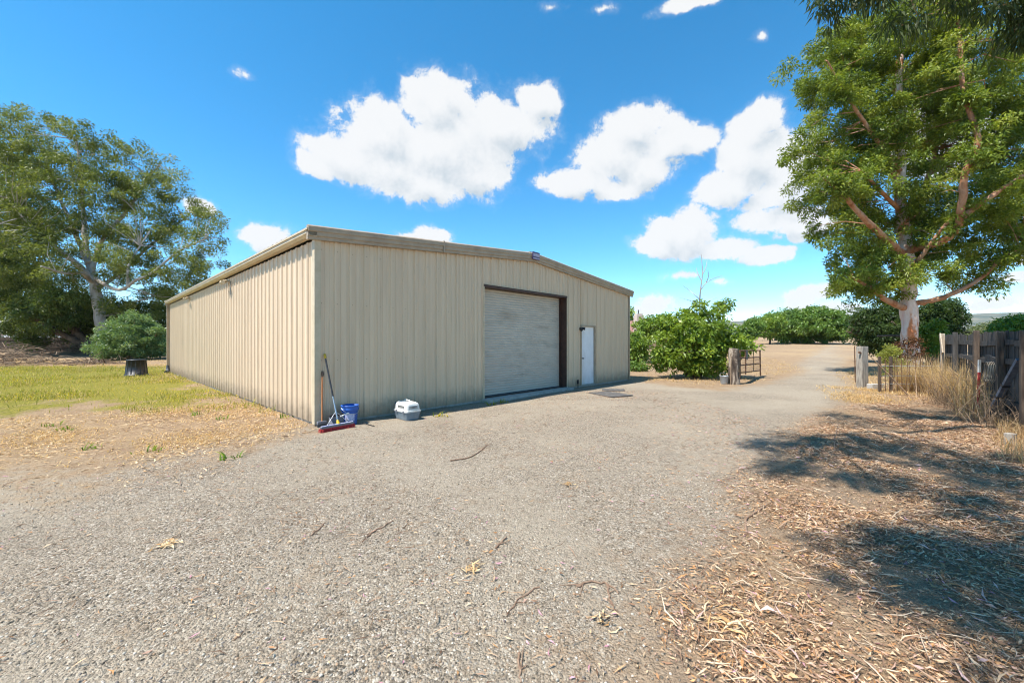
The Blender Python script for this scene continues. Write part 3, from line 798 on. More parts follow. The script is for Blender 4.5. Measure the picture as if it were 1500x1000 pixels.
# --- the big gum on the right
YB = 20.0
def a_(px, py, dy=0.0): return at(px, py, YB + dy)
gb = (*a_(1333, 545)[:2], 0.0)
def eb(px, py, rx, ry, dy=0.0, rd=None):
    s = (YB + dy) / F; c = at(px, py, YB + dy); return (*c, rx * s, (rd or rx) * s, ry * s)
tree('gum_tree', 'tall gum tree with peeling white and orange bark beside the track', 'tree', gb,
     trunk=[([(gb[0], gb[1], -.2), a_(1334, 520), a_(1332, 470), a_(1330, 420), a_(1327, 370), a_(1322, 330, .2)], .37, .26),
            ([a_(1322, 335, .2), a_(1318, 270, .3), a_(1322, 200, .2), a_(1316, 120), a_(1322, 40), a_(1318, -40)], .26, .06)],
     limbs=[([a_(1323, 375), a_(1300, 352, -1.2), a_(1268, 322, -2.4), a_(1232, 282, -2.9), a_(1206, 262, -3.0)], .20, .04),
            ([a_(1326, 452), a_(1300, 440, -.5), a_(1272, 420, -1.2), a_(1236, 399, -1.8)], .17, .05),
            ([a_(1326, 372), a_(1345, 362, -.5), a_(1372, 356, -1.2), a_(1400, 338, -1.8), a_(1409, 300, -2.4), a_(1413, 255, -2.8), a_(1432, 203, -3.0), a_(1412, 138, -2.8), a_(1406, 64, -2.4), a_(1400, -10, -2)], .20, .06),
            ([a_(1405, 322, -2.1), a_(1440, 296, -2.6), a_(1480, 268, -2.9), a_(1530, 240, -3)], .14, .05),
            ([a_(1336, 445), a_(1365, 440, -.6), a_(1398, 429, -1), a_(1440, 405, -1.5), a_(1466, 380, -1.8), a_(1502, 360, -2)], .15, .03),
            ([a_(1325, 360), a_(1345, 300, 1), a_(1370, 220, 1.6), a_(1385, 120, 2)], .18, .05),
            ([a_(1320, 280), a_(1290, 220, .8), a_(1262, 160, 1.2), a_(1240, 90, 1.4)], .13, .03),
            ([a_(1318, 250), a_(1280, 200, -1.0), a_(1240, 140, -1.6), a_(1212, 90, -1.8)], .11, .03),
            ([a_(1320, 310), a_(1290, 280, -1.4), a_(1262, 250, -2.2)], .12, .04),
            ([a_(1330, 400), a_(1352, 372, -.9), a_(1385, 330, -1.6), a_(1420, 300, -2.2)], .12, .04)],
     blobs=[eb(1215, 275, 55, 55), eb(1190, 235, 38, 40, -1), eb(1235, 350, 45, 40, -.6), eb(1262, 395, 45, 40, .4), eb(1245, 190, 60, 60), eb(1200, 120, 36, 36, .5), eb(1240, 95, 60, 55), eb(1300, 60, 80, 70),
            eb(1310, 170, 75, 75), eb(1300, 270, 70, 60), eb(1310, 345, 70, 50, 1.2), eb(1395, 100, 85, 90), eb(1400, 210, 75, 70, .6), eb(1395, 315, 65, 45), eb(1450, 330, 60, 45, -.5), eb(1405, 385, 60, 35), eb(1470, 230, 70, 60, .4),
            eb(1480, 130, 60, 60), eb(1520, 320, 60, 50), eb(1290, 420, 45, 30, .8), eb(1360, 30, 90, 50), eb(1150, 105, 12, 10), eb(1235, 430, 24, 12, -.5), eb(1540, 200, 70, 90), eb(1440, 420, 28, 16, -.5), eb(1285, 395, 40, 30, -1), eb(1365, 400, 34, 26, -.8), eb(1300, 425, 26, 18, .5), eb(1190, 190, 24, 26, -.5), eb(1210, 60, 30, 30, .4)],
     nclump=1280, rad=.40, per=190, leaf=(.16, .055), cols=GUM, bark_t='bark_gum', seed=11, twigs=.25, droop=.2, hollow=.3, spray=7)

# --- the spreading gum on the left
YB = 38.0
base = (*a_(150, 526)[:2], 0.3)
tree('gum_tree', 'spreading grey trunked gum tree left of the shed with a wide crown', 'tree', base,
     trunk=[([(base[0], base[1], -.2), a_(150, 500), a_(146, 465), a_(140, 425), a_(134, 402)], .50, .34),
            ([a_(134, 405), a_(126, 360, .5), a_(122, 310, .8), a_(118, 255, .8), a_(112, 205, .8)], .28, .06)],
     limbs=[([a_(135, 408), a_(110, 385, -1), a_(85, 365, -2), a_(50, 335, -3), a_(10, 290, -3)], .30, .07),
            ([a_(135, 405), a_(160, 420, -1), a_(178, 424, -2), a_(200, 410, -3), a_(222, 400, -3), a_(262, 368, -3), a_(300, 350, -3)], .17, .05),
            ([a_(134, 400), a_(150, 350, 1), a_(185, 310, 2), a_(215, 265, 2), a_(235, 240, 2)], .24, .06),
            ([a_(130, 385), a_(105, 330, 2), a_(80, 270, 3), a_(60, 215, 3)], .25, .06),
            ([a_(140, 425), a_(175, 400, 2), a_(220, 360, 3), a_(270, 320, 4)], .22, .06),
            ([a_(188, 422, -2.5), a_(187, 400, -2.6), a_(190, 385, -2.4), a_(205, 360, -2)], .14, .05),
            ([a_(137, 415), a_(120, 400, -2), a_(95, 400, -4), a_(60, 390, -6)], .2, .05),
            ([a_(142, 450), a_(165, 450, 2), a_(205, 440, 3), a_(250, 425, 4)], .12, .04)],
     blobs=[eb(60, 215, 70, 42), eb(130, 225, 60, 40), eb(190, 245, 45, 38), eb(245, 265, 30, 26), eb(30, 290, 75, 60), eb(110, 290, 80, 60), eb(190, 305, 65, 50), eb(255, 320, 50, 35), eb(300, 335, 32, 35, -2), eb(305, 380, 28, 22, -2),
            eb(60, 370, 85, 55), eb(150, 370, 75, 45), eb(230, 380, 70, 42), eb(270, 420, 45, 28), eb(-30, 250, 60, 70), eb(-40, 360, 60, 70), eb(30, 440, 60, 35, 1), eb(210, 445, 50, 26, 2), eb(280, 298, 16, 10), eb(15, 190, 40, 26), eb(90, 445, 50, 28, 6)],
     nclump=950, rad=.70, per=150, leaf=(.24, .075), cols=[(.065, .092, .024), (.105, .14, .034), (.155, .19, .045), (.205, .235, .06), (.25, .26, .085)], bark_t='bark_grey', bark_l='bark_grey', seed=21, twigs=.45, droop=.3, hollow=.5, spray=2.5)

# leaning dark multi-stem tree in front of it
YB = 40.0
base = (*a_(138, 522)[:2], 0.3)
tree('leaning_tree', 'dark tree with low leaning stems sweeping left across the old fence', 'tree', base,
     trunk=[([(base[0], base[1], -.2), a_(128, 505), a_(112, 488), a_(98, 470, -.5), a_(84, 450, -1), a_(62, 425, -1.5)], .50, .14),
            ([a_(132, 512), a_(108, 498, -.5), a_(80, 484, -1), a_(50, 466, -1.5), a_(15, 462, -2), a_(-30, 450, -2)], .34, .12)],
     limbs=[([a_(98, 470, -.5), a_(80, 455, .5), a_(50, 448, 1), a_(10, 440, 1)], .16, .05), ([a_(112, 488), a_(118, 460, 1), a_(122, 430, 2)], .18, .06),
            ([a_(50, 466, -1.5), a_(20, 480, -1), a_(-10, 492, -1)], .1, .05)],
     blobs=[eb(40, 480, 32, 16, 1), eb(75, 455, 50, 28, 2), eb(20, 440, 40, 22, 1), eb(110, 465, 40, 30, 3), eb(200, 470, 50, 30, 3), eb(55, 495, 26, 12, 2), eb(235, 455, 20, 40, 5), eb(170, 470, 40, 30, 4), eb(60, 470, 60, 20, -2), eb(100, 440, 40, 20, -2), eb(220, 480, 30, 22, 3), eb(20, 400, 40, 26, 1)],
     nclump=760, rad=.72, per=110, leaf=(.24, .095), cols=[(.055, .085, .024), (.09, .13, .034), (.14, .185, .045), (.19, .225, .06)], bark_t='bark_dark', bark_l='bark_dark', seed=23, twigs=.4, hollow=.3)

# second tall tree at the frame's left edge, behind
YB = 50.0
base = (*a_(-40, 520)[:2], 0.5)
tree('gum_tree', 'taller dark tree at the far left edge, behind the spreading gum', 'tree', base,
     trunk=[([(base[0], base[1], -.2), a_(-38, 440), a_(-30, 360), a_(-25, 250)], .6, .2)],
     limbs=[([a_(-35, 420), a_(0, 380, -1), a_(20, 330, -1)], .25, .08)],
     blobs=[eb(-20, 230, 50, 50), eb(-30, 320, 70, 60), eb(5, 400, 40, 40), eb(-50, 420, 60, 50), eb(10, 290, 30, 30)],
     nclump=420, rad=1.0, per=70, leaf=(.4, .15), cols=DARKG, seed=24, twigs=.3)

# green bush beside the shed on the left
YB = 33.5
base = (*a_(192, 529)[:2], 0.1)
tree('shrub', 'rounded leafy green shrub standing before the spreading gum', 'shrub', base,
     trunk=[([(base[0], base[1], -.1), a_(192, 515), a_(190, 495)], .10, .06)],
     limbs=[([a_(192, 520), a_(170, 500), a_(155, 490)], .06, .02), ([a_(192, 520), a_(212, 500), a_(228, 492)], .06, .02), ([a_(191, 505), a_(196, 480), a_(198, 462)], .05, .02)],
     blobs=[eb(190, 505, 46, 22), eb(192, 488, 36, 24), eb(200, 474, 20, 16), eb(172, 514, 24, 12), eb(222, 508, 22, 18), eb(172, 498, 14, 12), eb(228, 490, 12, 12), eb(178, 478, 8, 14)],
     nclump=330, rad=.40, per=110, leaf=(.19, .065), cols=[(.09, .16, .055), (.14, .225, .085), (.20, .29, .12), (.29, .36, .17)], lmat='leafbright', seed=31, twigs=.6, droop=-.25, hollow=.3)

# bright bush by the gate
YB = 17.6
base = (*a_(1018, 553)[:2], 0.0)
tree('fig_bush', 'bright green broad leaved bush between the shed and the gate post', 'bush', base,
     trunk=[([(base[0], base[1], -.1), a_(1018, 530), a_(1015, 505)], .11, .06), ([(base[0] + .2, base[1], -.1), a_(1034, 525), a_(1046, 500)], .08, .04), ([(base[0] - .2, base[1] + .2, -.1), a_(1000, 525), a_(985, 505)], .08, .04)],
     limbs=[([a_(1046, 500), a_(1058, 470), a_(1062, 445)], .04, .015), ([a_(1015, 505), a_(1005, 475), a_(1010, 450)], .05, .02), ([a_(1040, 510), a_(1075, 498), a_(1095, 500)], .04, .012)],
     blobs=[eb(1005, 515, 46, 30), eb(988, 488, 28, 22), eb(1020, 482, 38, 24), eb(1048, 500, 38, 22), eb(1078, 505, 22, 14, -.2), eb(972, 528, 20, 16), eb(1030, 532, 34, 17), eb(1060, 448, 12, 6), eb(1040, 458, 14, 9), eb(1000, 462, 14, 8), eb(975, 472, 15, 8, .4), eb(1022, 452, 7, 10), eb(1098, 506, 9, 6)],
     nclump=420, rad=.25, per=46, leaf=(.18, .08), cols=[(.085, .16, .02), (.15, .235, .028), (.22, .31, .036), (.30, .37, .055)], bark_t='bark_dark', bark_l='bark_dark', lmat='leafbright', seed=41, twigs=.6, droop=.1, hollow=.3)
# bare sapling rising from it
t = thing('bare_sapling', 'thin leafless sapling rising above the bright bush', 'sapling', at(1027, 553, 18.6)[:2] + (0,))
q = lambda px, py, dy=0: tuple(np.array(at(px, py, 18.6 + dy)) - np.array([*at(1027, 553, 18.6)[:2], 0]))
mb = MB(); mb.tube(catmull([q(1027, 555), q(1028, 500), q(1025, 450), q(1026, 425), q(1029, 400), q(1027, 372)], 4), list(np.linspace(.05, .012, 21)), 6); mb.build('stem', M['bark_grey'], t)
mb = MB()
for pts in ([(1026, 440), (1018, 432), (1008, 424), (1000, 418)], [(1026, 425), (1034, 415), (1045, 408), (1058, 404)], [(1025, 447), (1010, 440), (996, 436)], [(1029, 402), (1034, 392), (1036, 380)], [(1028, 412), (1022, 400), (1020, 392)], [(1034, 415), (1038, 404), (1037, 396)], [(1025, 455), (1040, 440), (1050, 436)]):
    mb = MB(); mb.tube(catmull([q(x, y, random.uniform(-.3, .3) * i) for i, (x, y) in enumerate(pts)], 3), list(np.linspace(.022, .007, 3 * (len(pts) - 1) + 1)), 5); mb.build('branch', M['bark_grey'], t)

# shrubs round the house
for (px, py, Y, rx, ry, n, cols, lab, sd) in ((932, 508, 30, 15, 22, 110, BRIGHT, 'light green sapling shrub at the right corner of the shed', 51), (934, 540, 22, 12, 10, 60, BUSH, 'low grey green weed shrub at the shed corner on dry ground', 52),
                                              (962, 478, 38, 26, 18, 150, BRIGHT, 'yellow green bush in front of the far house', 53), (916, 470, 62, 12, 22, 70, BRIGHT, 'pale green tree left of the far chimney', 54)):
    YB = Y; bb = a_(px, py); g0 = gz1(bb[0], bb[1])
    tree('shrub', lab, 'shrub', (bb[0], bb[1], g0), trunk=[([(bb[0], bb[1], g0 - .1), (bb[0], bb[1], (g0 + bb[2]) / 2), bb], .06, .03)], limbs=[],
         blobs=[eb(px, py, rx, ry), eb(px + rx * .5, py + ry * .4, rx * .6, ry * .55), eb(px - rx * .4, py + ry * .3, rx * .6, ry * .6)], nclump=n, rad=.011 * Y, per=42, leaf=(.007 * Y, .0034 * Y), cols=cols, lmat='leafbright', seed=sd, twigs=.5, bark_l='bark_dark', bark_t='bark_dark')

# orchard trees on the field
def orchard(name, label, px, pyb, Y, blobs, n, rad, per, leaf, cols, sd, tr=.2, lm='leafbright', grp='orchard trees on the dry field'):
    global YB
    YB = Y; bb = a_(px, pyb); g0 = gz1(bb[0], bb[1])
    bl = [eb(*b) for b in blobs]; zc = bl[0][2]
    tree(name, label, 'tree', (bb[0], bb[1], g0), trunk=[([(bb[0], bb[1], g0 - .2), (bb[0], bb[1], g0 + 1.0), (bb[0] + .2, bb[1], zc)], tr, tr * .5)],
         limbs=[([(bb[0], bb[1], g0 + .9), (bb[0] + s * 1.2, bb[1] + .4, g0 + 1.9), (bb[0] + s * 2.6, bb[1] + .6, zc)], tr * .5, tr * .2) for s in (-1, 1)],
         blobs=bl, nclump=n, rad=rad, per=per, leaf=leaf, cols=cols, bark_t='bark_dark', bark_l='bark_dark', lmat=lm, seed=sd, twigs=.3, group=grp, hollow=.45)
orchard('walnut_tree', 'wide round dark green walnut tree alone on the dry field', 1183, 503, 74, [(1185, 478, 50, 24), (1160, 482, 32, 18), (1212, 484, 26, 15), (1180, 465, 34, 14), (1200, 462, 22, 10), (1145, 486, 16, 13), (1226, 488, 10, 10)], 560, .75, 75, (.42, .22), BUSH, 61, .5)
orchard('orchard_tree', 'small light green orchard tree with twin stems left of the walnut', 1128, 501, 70, [(1128, 482, 16, 12), (1134, 472, 14, 10), (1118, 484, 10, 8)], 130, .6, 55, (.36, .19), BRIGHT, 62, .18)
orchard('orchard_tree', 'olive green orchard tree just right of the bright bush', 1102, 503, 60, [(1097, 485, 11, 12), (1104, 476, 9, 8), (1090, 492, 7, 8)], 130, .55, 55, (.32, .17), BUSH, 63, .18)
orchard('orchard_tree', 'taller dull green tree behind the small light orchard tree', 1136, 498, 95, [(1134, 470, 14, 12), (1120, 474, 12, 10)], 110, .8, 50, (.5, .25), BUSH, 64, .25)
orchard('dark_tree', 'small dark olive tree at the far end of the track', 1240, 495, 110, [(1240, 478, 12, 12), (1252, 480, 12, 12)], 120, .9, 50, (.55, .28), DARKG, 65, .3, 'leaf')
# dark evergreens behind the big gum
def dark_tree(label, px, pyb, Y, blobs, n, rad, per, leaf, cols, sd, lm='leaf'):
    orchard('evergreen_tree', label, px, pyb, Y, blobs, n, rad, per, leaf, cols, sd, .25, lm, 'evergreens behind the big gum')
dark_tree('dark green evergreen left of the big gum trunk, shading the track', 1300, 520, 30, [(1295, 485, 38, 28), (1275, 470, 24, 22), (1310, 470, 26, 30), (1312, 508, 24, 14), (1285, 500, 22, 14)], 420, .38, 70, (.2, .085), DARKG, 71)
dark_tree('dark evergreen right of the big gum trunk, above the fence end', 1372, 520, 28, [(1372, 470, 28, 26), (1385, 458, 20, 18), (1362, 490, 24, 22)], 300, .36, 65, (.2, .085), DARKG, 72)
dark_tree('bright green shrub between the big gum trunk and fence', 1362, 520, 24, [(1362, 492, 14, 16), (1370, 482, 10, 14), (1358, 510, 10, 10)], 120, .26, 50, (.16, .08), BRIGHT, 73, 'leafbright')
# hedge plants beyond the fence
orchard('bush', 'bright green hedge bush beyond the fence at the right edge', 1490, 500, 24, [(1490, 484, 26, 12), (1468, 488, 16, 7), (1520, 478, 34, 18)], 260, .3, 60, (.18, .09), BRIGHT, 74, .1, 'leafbright', 'bushes beyond the fence')
orchard('bush', 'grey green bush farther beyond the fence', 1455, 500, 42, [(1452, 484, 18, 8), (1440, 489, 16, 6)], 160, .5, 55, (.26, .10), [(.10, .13, .06), (.15, .18, .08), (.2, .22, .1)], 75, .12, 'leaf', 'bushes beyond the fence')
orchard('bush', 'low pale green bush on the skyline beyond the fence end', 1412, 499, 90, [(1412, 494, 24, 4), (1390, 491, 16, 5)], 110, .8, 50, (.4, .16), [(.12, .14, .07), (.17, .19, .09), (.22, .22, .12)], 76, .12, 'leaf', 'bushes beyond the fence')

# red leaved and yellow shrubs before the big trunk
YB = 16.5; bb = a_(1330, 560)
tree('red_leaved_shrub', 'thin brown red leaved shrub before the big gum trunk', 'shrub', (bb[0], bb[1], 0), trunk=[([(bb[0], bb[1], -.1), a_(1328, 540), a_(1330, 505)], .02, .01)], limbs=[([a_(1329, 550), a_(1318, 525), a_(1312, 508)], .015, .006), ([a_(1329, 545), a_(1342, 520), a_(1345, 505)], .015, .006)],
     blobs=[eb(1328, 512, 18, 18), eb(1338, 498, 10, 9), eb(1335, 535, 16, 16)], nclump=110, rad=.15, per=16, leaf=(.09, .045), cols=[(.06, .02, .015), (.10, .04, .02), (.16, .07, .03), (.10, .10, .03)], seed=81, twigs=.8, bark_l='bark_dark', bark_t='bark_dark')
YB = 16.0; bb = a_(1308, 562)
tree('yellow_shrub', 'yellow green upright shrub left of the big gum trunk', 'shrub', (bb[0], bb[1], 0), trunk=[([(bb[0], bb[1], -.1), a_(1309, 540), a_(1310, 522)], .02, .01)], limbs=[],
     blobs=[eb(1308, 523, 13, 11), eb(1300, 516, 8, 8), eb(1312, 545, 12, 14)], nclump=60, rad=.17, per=30, leaf=(.12, .035), cols=[(.16, .19, .03), (.26, .28, .05), (.34, .34, .08)], seed=82, twigs=.7, droop=-.8, lmat='leafbright', bark_l='bark_dark', bark_t='bark_dark')

# --- the overhanging gum whose boughs shade the right foreground
base = (11.5, 3.6, 0.0)
sun_h = np.array((.457, .284))
shade = [(1225, 612, .4), (1265, 622, .45), (1320, 606, .5), (1370, 608, .5), (1420, 612, .5), (1470, 612, .5), (1112, 652, .3), (1150, 652, .35), (1190, 648, .4), (1230, 655, .45), (1270, 660, .45), (1155, 684, .3), (1185, 692, .25),
         (1250, 704, .25), (1290, 712, .25), (1350, 668, .5), (1400, 680, .55), (1450, 690, .55), (1490, 700, .6), (1430, 712, .4), (1475, 755, .35), (1500, 775, .4), (1325, 795, .25), (1360, 805, .3), (1395, 818, .28), (1370, 850, .3),
         (1410, 865, .35), (1450, 880, .38), (1490, 895, .4), (1470, 850, .3), (1540, 640, .7), (1560, 720, .7), (1540, 800, .5), (1580, 900, .6)]
rg = np.random.default_rng(91); ex = []; bough = []
for i, (px, py, r) in enumerate(shade):
    g = np.array(G(px, py)); z = 8.2 + rg.random() * 2.6
    c = g - sun_h * z
    bough.append((c[0], c[1], z))
    for k in range(int(4 + 22 * r)):
        o = rg.normal(size=2) * r * .8; zz = z + rg.normal() * .4
        ex.append((c[0] + o[0], c[1] + o[1], zz))
for (px, py, Y, n, s) in ((1205, 0, 6.4, 3, .1), (1235, -4, 6.3, 4, .12), (1290, 2, 6.2, 5, .14), (1335, 22, 6.1, 5, .14), (1275, -34, 6.3, 5, .25), (1390, -30, 6.0, 5, .16), (1438, -4, 6.0, 7, .16), (1478, 24, 5.8, 8, .16), (1500, 46, 5.8, 6, .13), (1345, -60, 6, 8, .35), (1470, -46, 5.9, 9, .3), (1540, 30, 5.8, 10, .3), (1520, -14, 5.8, 6, .25)):
    c = np.array(at(px, py, Y))
    for k in range(n): ex.append(tuple(c + rg.normal(size=3) * s * .8))
bz = lambda *p: p
tree('gum_tree', 'overhanging gum tree with hanging dark leaves in the top right corner', 'tree', base,
     trunk=[([(11.5, 3.6, -.2), (11.4, 3.7, 2.5), (11.2, 3.8, 5), (10.8, 3.8, 7.4), (10.2, 4.2, 10), (9.8, 4.4, 13)], .5, .2)],
     limbs=[([(11.0, 3.8, 6.2), (9, 4.2, 8.2), (6.5, 4.6, 9.4), (3.5, 4.4, 9.8), (.6, 3.9, 9.7)], .2, .03), ([(10.8, 3.8, 7.4), (8.5, 2.5, 9.2), (5.5, 1.2, 10), (2.5, .0, 10.0), (-.5, -.6, 9.8)], .18, .03),
            ([(10.9, 3.8, 6.4), (9.6, 4.8, 7.6), (7.6, 5.6, 7.9), (5.2, 6.2, 7.4)], .14, .02), ([(10.8, 3.8, 6.9), (9.4, 5.2, 7.8), (8.2, 5.9, 7.3)], .1, .02), ([(10.8, 3.8, 7.6), (8, 5.6, 9.2), (5.5, 6.4, 9.9)], .14, .03)],
     blobs=[(10, 4, 13, 3, 3, 2), (12, 2, 11, 2.5, 2.5, 2)], nclump=140, rad=.21, per=62, leaf=(.15, .026), cols=[(.03, .05, .015), (.05, .075, .02), (.075, .10, .026), (.10, .12, .035)], seed=92, twigs=.4, droop=1.2, extra=ex, hollow=.3, flat=1.0)

# ------------------------------------------------------------------ gate, posts, fences
g0 = G(1075, 563)
t = thing('gate_post', 'thick bark covered wooden gate post beside the bright bush', 'post', (g0[0], g0[1], 0))
mb = MB(); rg = np.random.default_rng(5)
mb.tube([(0, 0, -.2), (.01, 0, .1), (-.015, .01, .5), (.01, .0, .9), (-.01, .01, 1.25), (0, 0, 1.36)], [.21, .205, .18, .185, .175, .16], 14); mb.build('post', M['bark_post'], t)
mb = MB()
for a, b, c in ((.17, -.06, .0), (-.16, -.08, .0)): mb.tube([(a, b, -.05), (a * 1.05, b - .02, .6), (a * .9, b, 1.2)], .016, 6)
mb.build('vine_stem', M['deadwood'], t)
for z in (.35, 1.05):
    mb = MB(); mb.bar((.12, -.1, z), (.24, -.08, z), .05, .02); mb.build('hinge', M['rust'], t)
gt = thing('farm_gate', 'long rusty tube farm gate swung open away from the bark covered post', 'gate', (g0[0] + .24, g0[1] + .02, 0), math.atan2(3.6, 3.0))
GL = 4.7
rails = [(.44, .27), (.725, .60), (1.0, .90), (1.28, 1.21)]
for za, zb in rails:
    mb = MB(); mb.tube([(0, 0, za), (GL, 0, zb)], .026, 8); mb.build('rail', M['rust'], gt)
for a, b in (((0, 0, .2), (0, 0, 1.3)), ((GL + .12, 0, .02), (GL - .02, 0, 1.24))):
    mb = MB(); mb.tube([a, b], .03, 8); mb.build('upright', M['rust'], gt)
for x in (1.24, 3.1):
    mb = MB(); mb.tube([(x, .02, .3), (x, .02, 1.24)], .026 if x < 2 else .012, 8); mb.build('brace', M['rust'], gt)
mb = MB()
for k in range(30): mb.tube([(.1 + k * .155, .005, .38 - .02 * k / 5), (.1 + k * .155, .005, .98 - .004 * k)], .003, 4)
for k in range(5): mb.tube([(0, .008, .5 + k * .1), (GL, .008, .36 + k * .1)], .003, 4)
mb.build('wire_mesh', M['rust'], gt)
mb = MB(); mb.box((.98, -.045, .90), (1.36, -.03, 1.28)); mb.build('sign_plate', M['darkgrey'], gt, .004)
g0 = G(1060, 563)
t = thing('metal_pail', 'small galvanised pail on the ground beside the gate post', 'pail', (g0[0] + .02, g0[1], gz1(*g0)))
mb = MB(); mb.lathe([(0, .01), (.115, 0), (.12, .02), (.15, .29), (.158, .3), (.15, .305), (.143, .29), (.112, .03), (0, .03)], 24); mb.build('body', M['galv'], t)
mb = MB(); mb.tube([(.155 * math.cos(math.pi * k / 10), .155 * math.sin(math.pi * k / 10) * .8, .29 + .13 * math.sin(math.pi * k / 10)) for k in range(11)], .004, 5); mb.build('bail', M['galv'], t)

# right-hand post
g0 = G(1263, 568)
t = thing('wooden_post', 'weathered square wooden post standing at the right of the track', 'post', (g0[0], g0[1], 0), R(8))
mb = MB(); mb.box((-.125, -.11, -.2), (.125, .11, 1.45)); mb.build('post', M['postwood'], t, .012)
mb = MB(); mb.bar((-.126, -.06, 1.22), (-.22, -.06, 1.26), .05); mb.build('latch', M['rust'], t)
g0 = G(1253, 560)
t = thing('steel_stake', 'thin steel stake just left of the weathered wooden post', 'stake', (g0[0], g0[1], 0), 0)
mb = MB(); mb.bar((0, 0, -.2), (-.03, 0, 1.42), .035, .012); mb.bar((0, .008, -.2), (-.03, .008, 1.42), .008, .03); mb.build('stake', M['rust'], t)
g0 = G(1283, 571)
mb = MB(); mb.box((-.24, -.1, -.03), (.24, .1, .20)); o = mb.build('concrete_block', M['concrete'], None, .015); o.location = (g0[0], g0[1], gz1(*g0)); o.rotation_euler = (0, 0, R(5)); tag(o, 'pale concrete block on dry grass right of the wooden post', 'block')

# rusty wire panel
t = thing('bar_fence', 'rusty bar panel fence standing in weeds before the big gum', 'fence', (*G(1290, 576), 0), math.atan2(-.25, 1.7))
mb = MB()
for k in range(16):
    x = .02 + k * .115; mb.tube([(x, 0, -.05), (x + random.uniform(-.03, .03), random.uniform(-.03, .03), random.uniform(.95, 1.15))], .009, 5)
mb.build('bars', M['rust'], t)
mb = MB()
for z in (.3, .55, .85): mb.tube([(0, .012, z), (1.78, .012, z + .02)], .009, 5)
mb.build('rails', M['galv'], t)
for x in (0, .32): 
    mb = MB(); mb.bar((x, .05, -.1), (x, .05, 1.15), .06); mb.build('post', M['brownwood'], t)
g1 = G(1328, 582)
for (dx, dy, dz, r, lab) in ((-.95, .3, 1.25, .018, 'long pale dead stick leaning on the rusty bar panel'), (.35, .4, .75, .012, 'short dead stick upright beside the rusty bar panel')):
    mb = MB(); mb.tube(catmull([(0, 0, 0), (dx * .4, dy * .4, dz * .42), (dx, dy, dz)], 4), list(np.linspace(r * 1.3, r * .6, 9)), 6)
    o = mb.build('dead_stick', M['deadwood'], None); o.location = (g1[0] + (.3 if dx > 0 else .1), g1[1], 0); tag(o, lab, 'stick')

# board fence
FA, FB = Vector((12.9, 11.9, 0)), Vector((7.6, 5.3, 0))
fd = (FB - FA); FL = fd.length; fang = math.atan2(fd.y, fd.x)
fc = thing('board_fence', 'dark weathered board fence along the right edge with sagging rails', 'fence', FA, fang)
def ftop(s): return 1.80 + .02 * math.sin(s * 1.7) + .008 * max(0, (s - 4.6))
mb = MB(); s = 0.0; rg = np.random.default_rng(8)
while s < FL:
    w = .14 + .012 * rg.random(); h = ftop(s) + rg.normal() * .012
    if rg.random() > .06:
        z0 = .05 + .05 * rg.random()
        tilt = rg.normal() * .006
        a, b = (s, .03, z0), (s + tilt, .03 + rg.normal() * .006, h)
        mb.bar((a[0] + w / 2, a[1], a[2]), (b[0] + w / 2, b[1], b[2]), w - .012, .02, up=(0, 1, 0))
    s += w
mb.build('boards', M['greywood'], fc)
for z in (.45, 1.22, 1.58):
    mb = MB(); k = 0.0
    while k < FL - .2:
        e = min(k + 2.0, FL); mb.bar((k, -.002, z + .02 * math.sin(k)), (e, -.002, z + .02 * math.sin(e) + (.03 if k > 4 else 0)), .045, .10, up=(0, 0, 1)); k = e + .004
    mb.build('rail', M['greywood'], fc)
def s_of(px):
    r = (px - 750) / F; dx, dy = fd.x / FL, fd.y / FL
    return (FA.y * r - FA.x) / (dx - r * dy)
for px, w, mt, h in ((1386, .13, 'palewood', 1.85), (1405, .12, 'greywood', 1.86), (1437, .13, 'brownwood', 1.86), (1473, .125, 'brownwood', 1.80), (1510, .12, 'brownwood', 1.80)):
    q = s_of(px)
    mb = MB(); mb.box((q - w / 2, -.115, -.2), (q + w / 2, -.03, h)); mb.build('post', M[mt], fc, .008)
q = s_of(1386); mb = MB(); mb.bar((q + .07, -.135, 1.83), (q + .40, -.135, 1.28), .12, .03, up=(0, 1, 0)); mb.build('diagonal_board', M['palewood'], fc)
mb = MB(); mb.bar((s_of(1452), -.06, 1.28), (s_of(1470), -.06, 1.2), .04, .13); mb.build('split_rail', M['greywood'], fc)
def dry_brush(label, px, n_out, w, h, n, seed):
    rg = np.random.default_rng(seed); c = FA + fd * (s_of(px) / FL) + Vector((fd.y, -fd.x, 0)).normalized() * n_out
    t = thing('dry_brush', label, 'brush', (c.x, c.y, 0), fang, 'dead brush along the fence'); mb = MB()
    for k in range(n):
        a = np.array((rg.normal() * w * .4, rg.normal() * .16, 0.0)); L = h * (.35 + .8 * rg.random()); d = np.array((rg.normal() * .55, rg.normal() * .45, 1.0)); d /= np.linalg.norm(d)
        m = a + d * L * .5 + rg.normal(size=3) * .05; e = a + d * L + rg.normal(size=3) * .09
        mb.tube([tuple(a), tuple(m), tuple(e)], [.006, .0045, .002], 4, False)
        for j in range(3):
            q = m + (e - m) * rg.random(); mb.tube([tuple(q), tuple(q + rg.normal(size=3) * .14)], [.003, .0015], 3, False)
    tag(mb.build('stems', M['deadwood'], t), kind='stuff')
dry_brush('tangle of dead brush at the far left end of the fence', 1378, .35, 1.1, 1.0, 150, 1)
dry_brush('tangle of dead brush in the middle of the fence', 1425, .30, 1.2, .95, 150, 2)
dry_brush('tangle of dead brush low on the fence behind the leaning pole', 1478, .18, 1.0, .75, 90, 3)
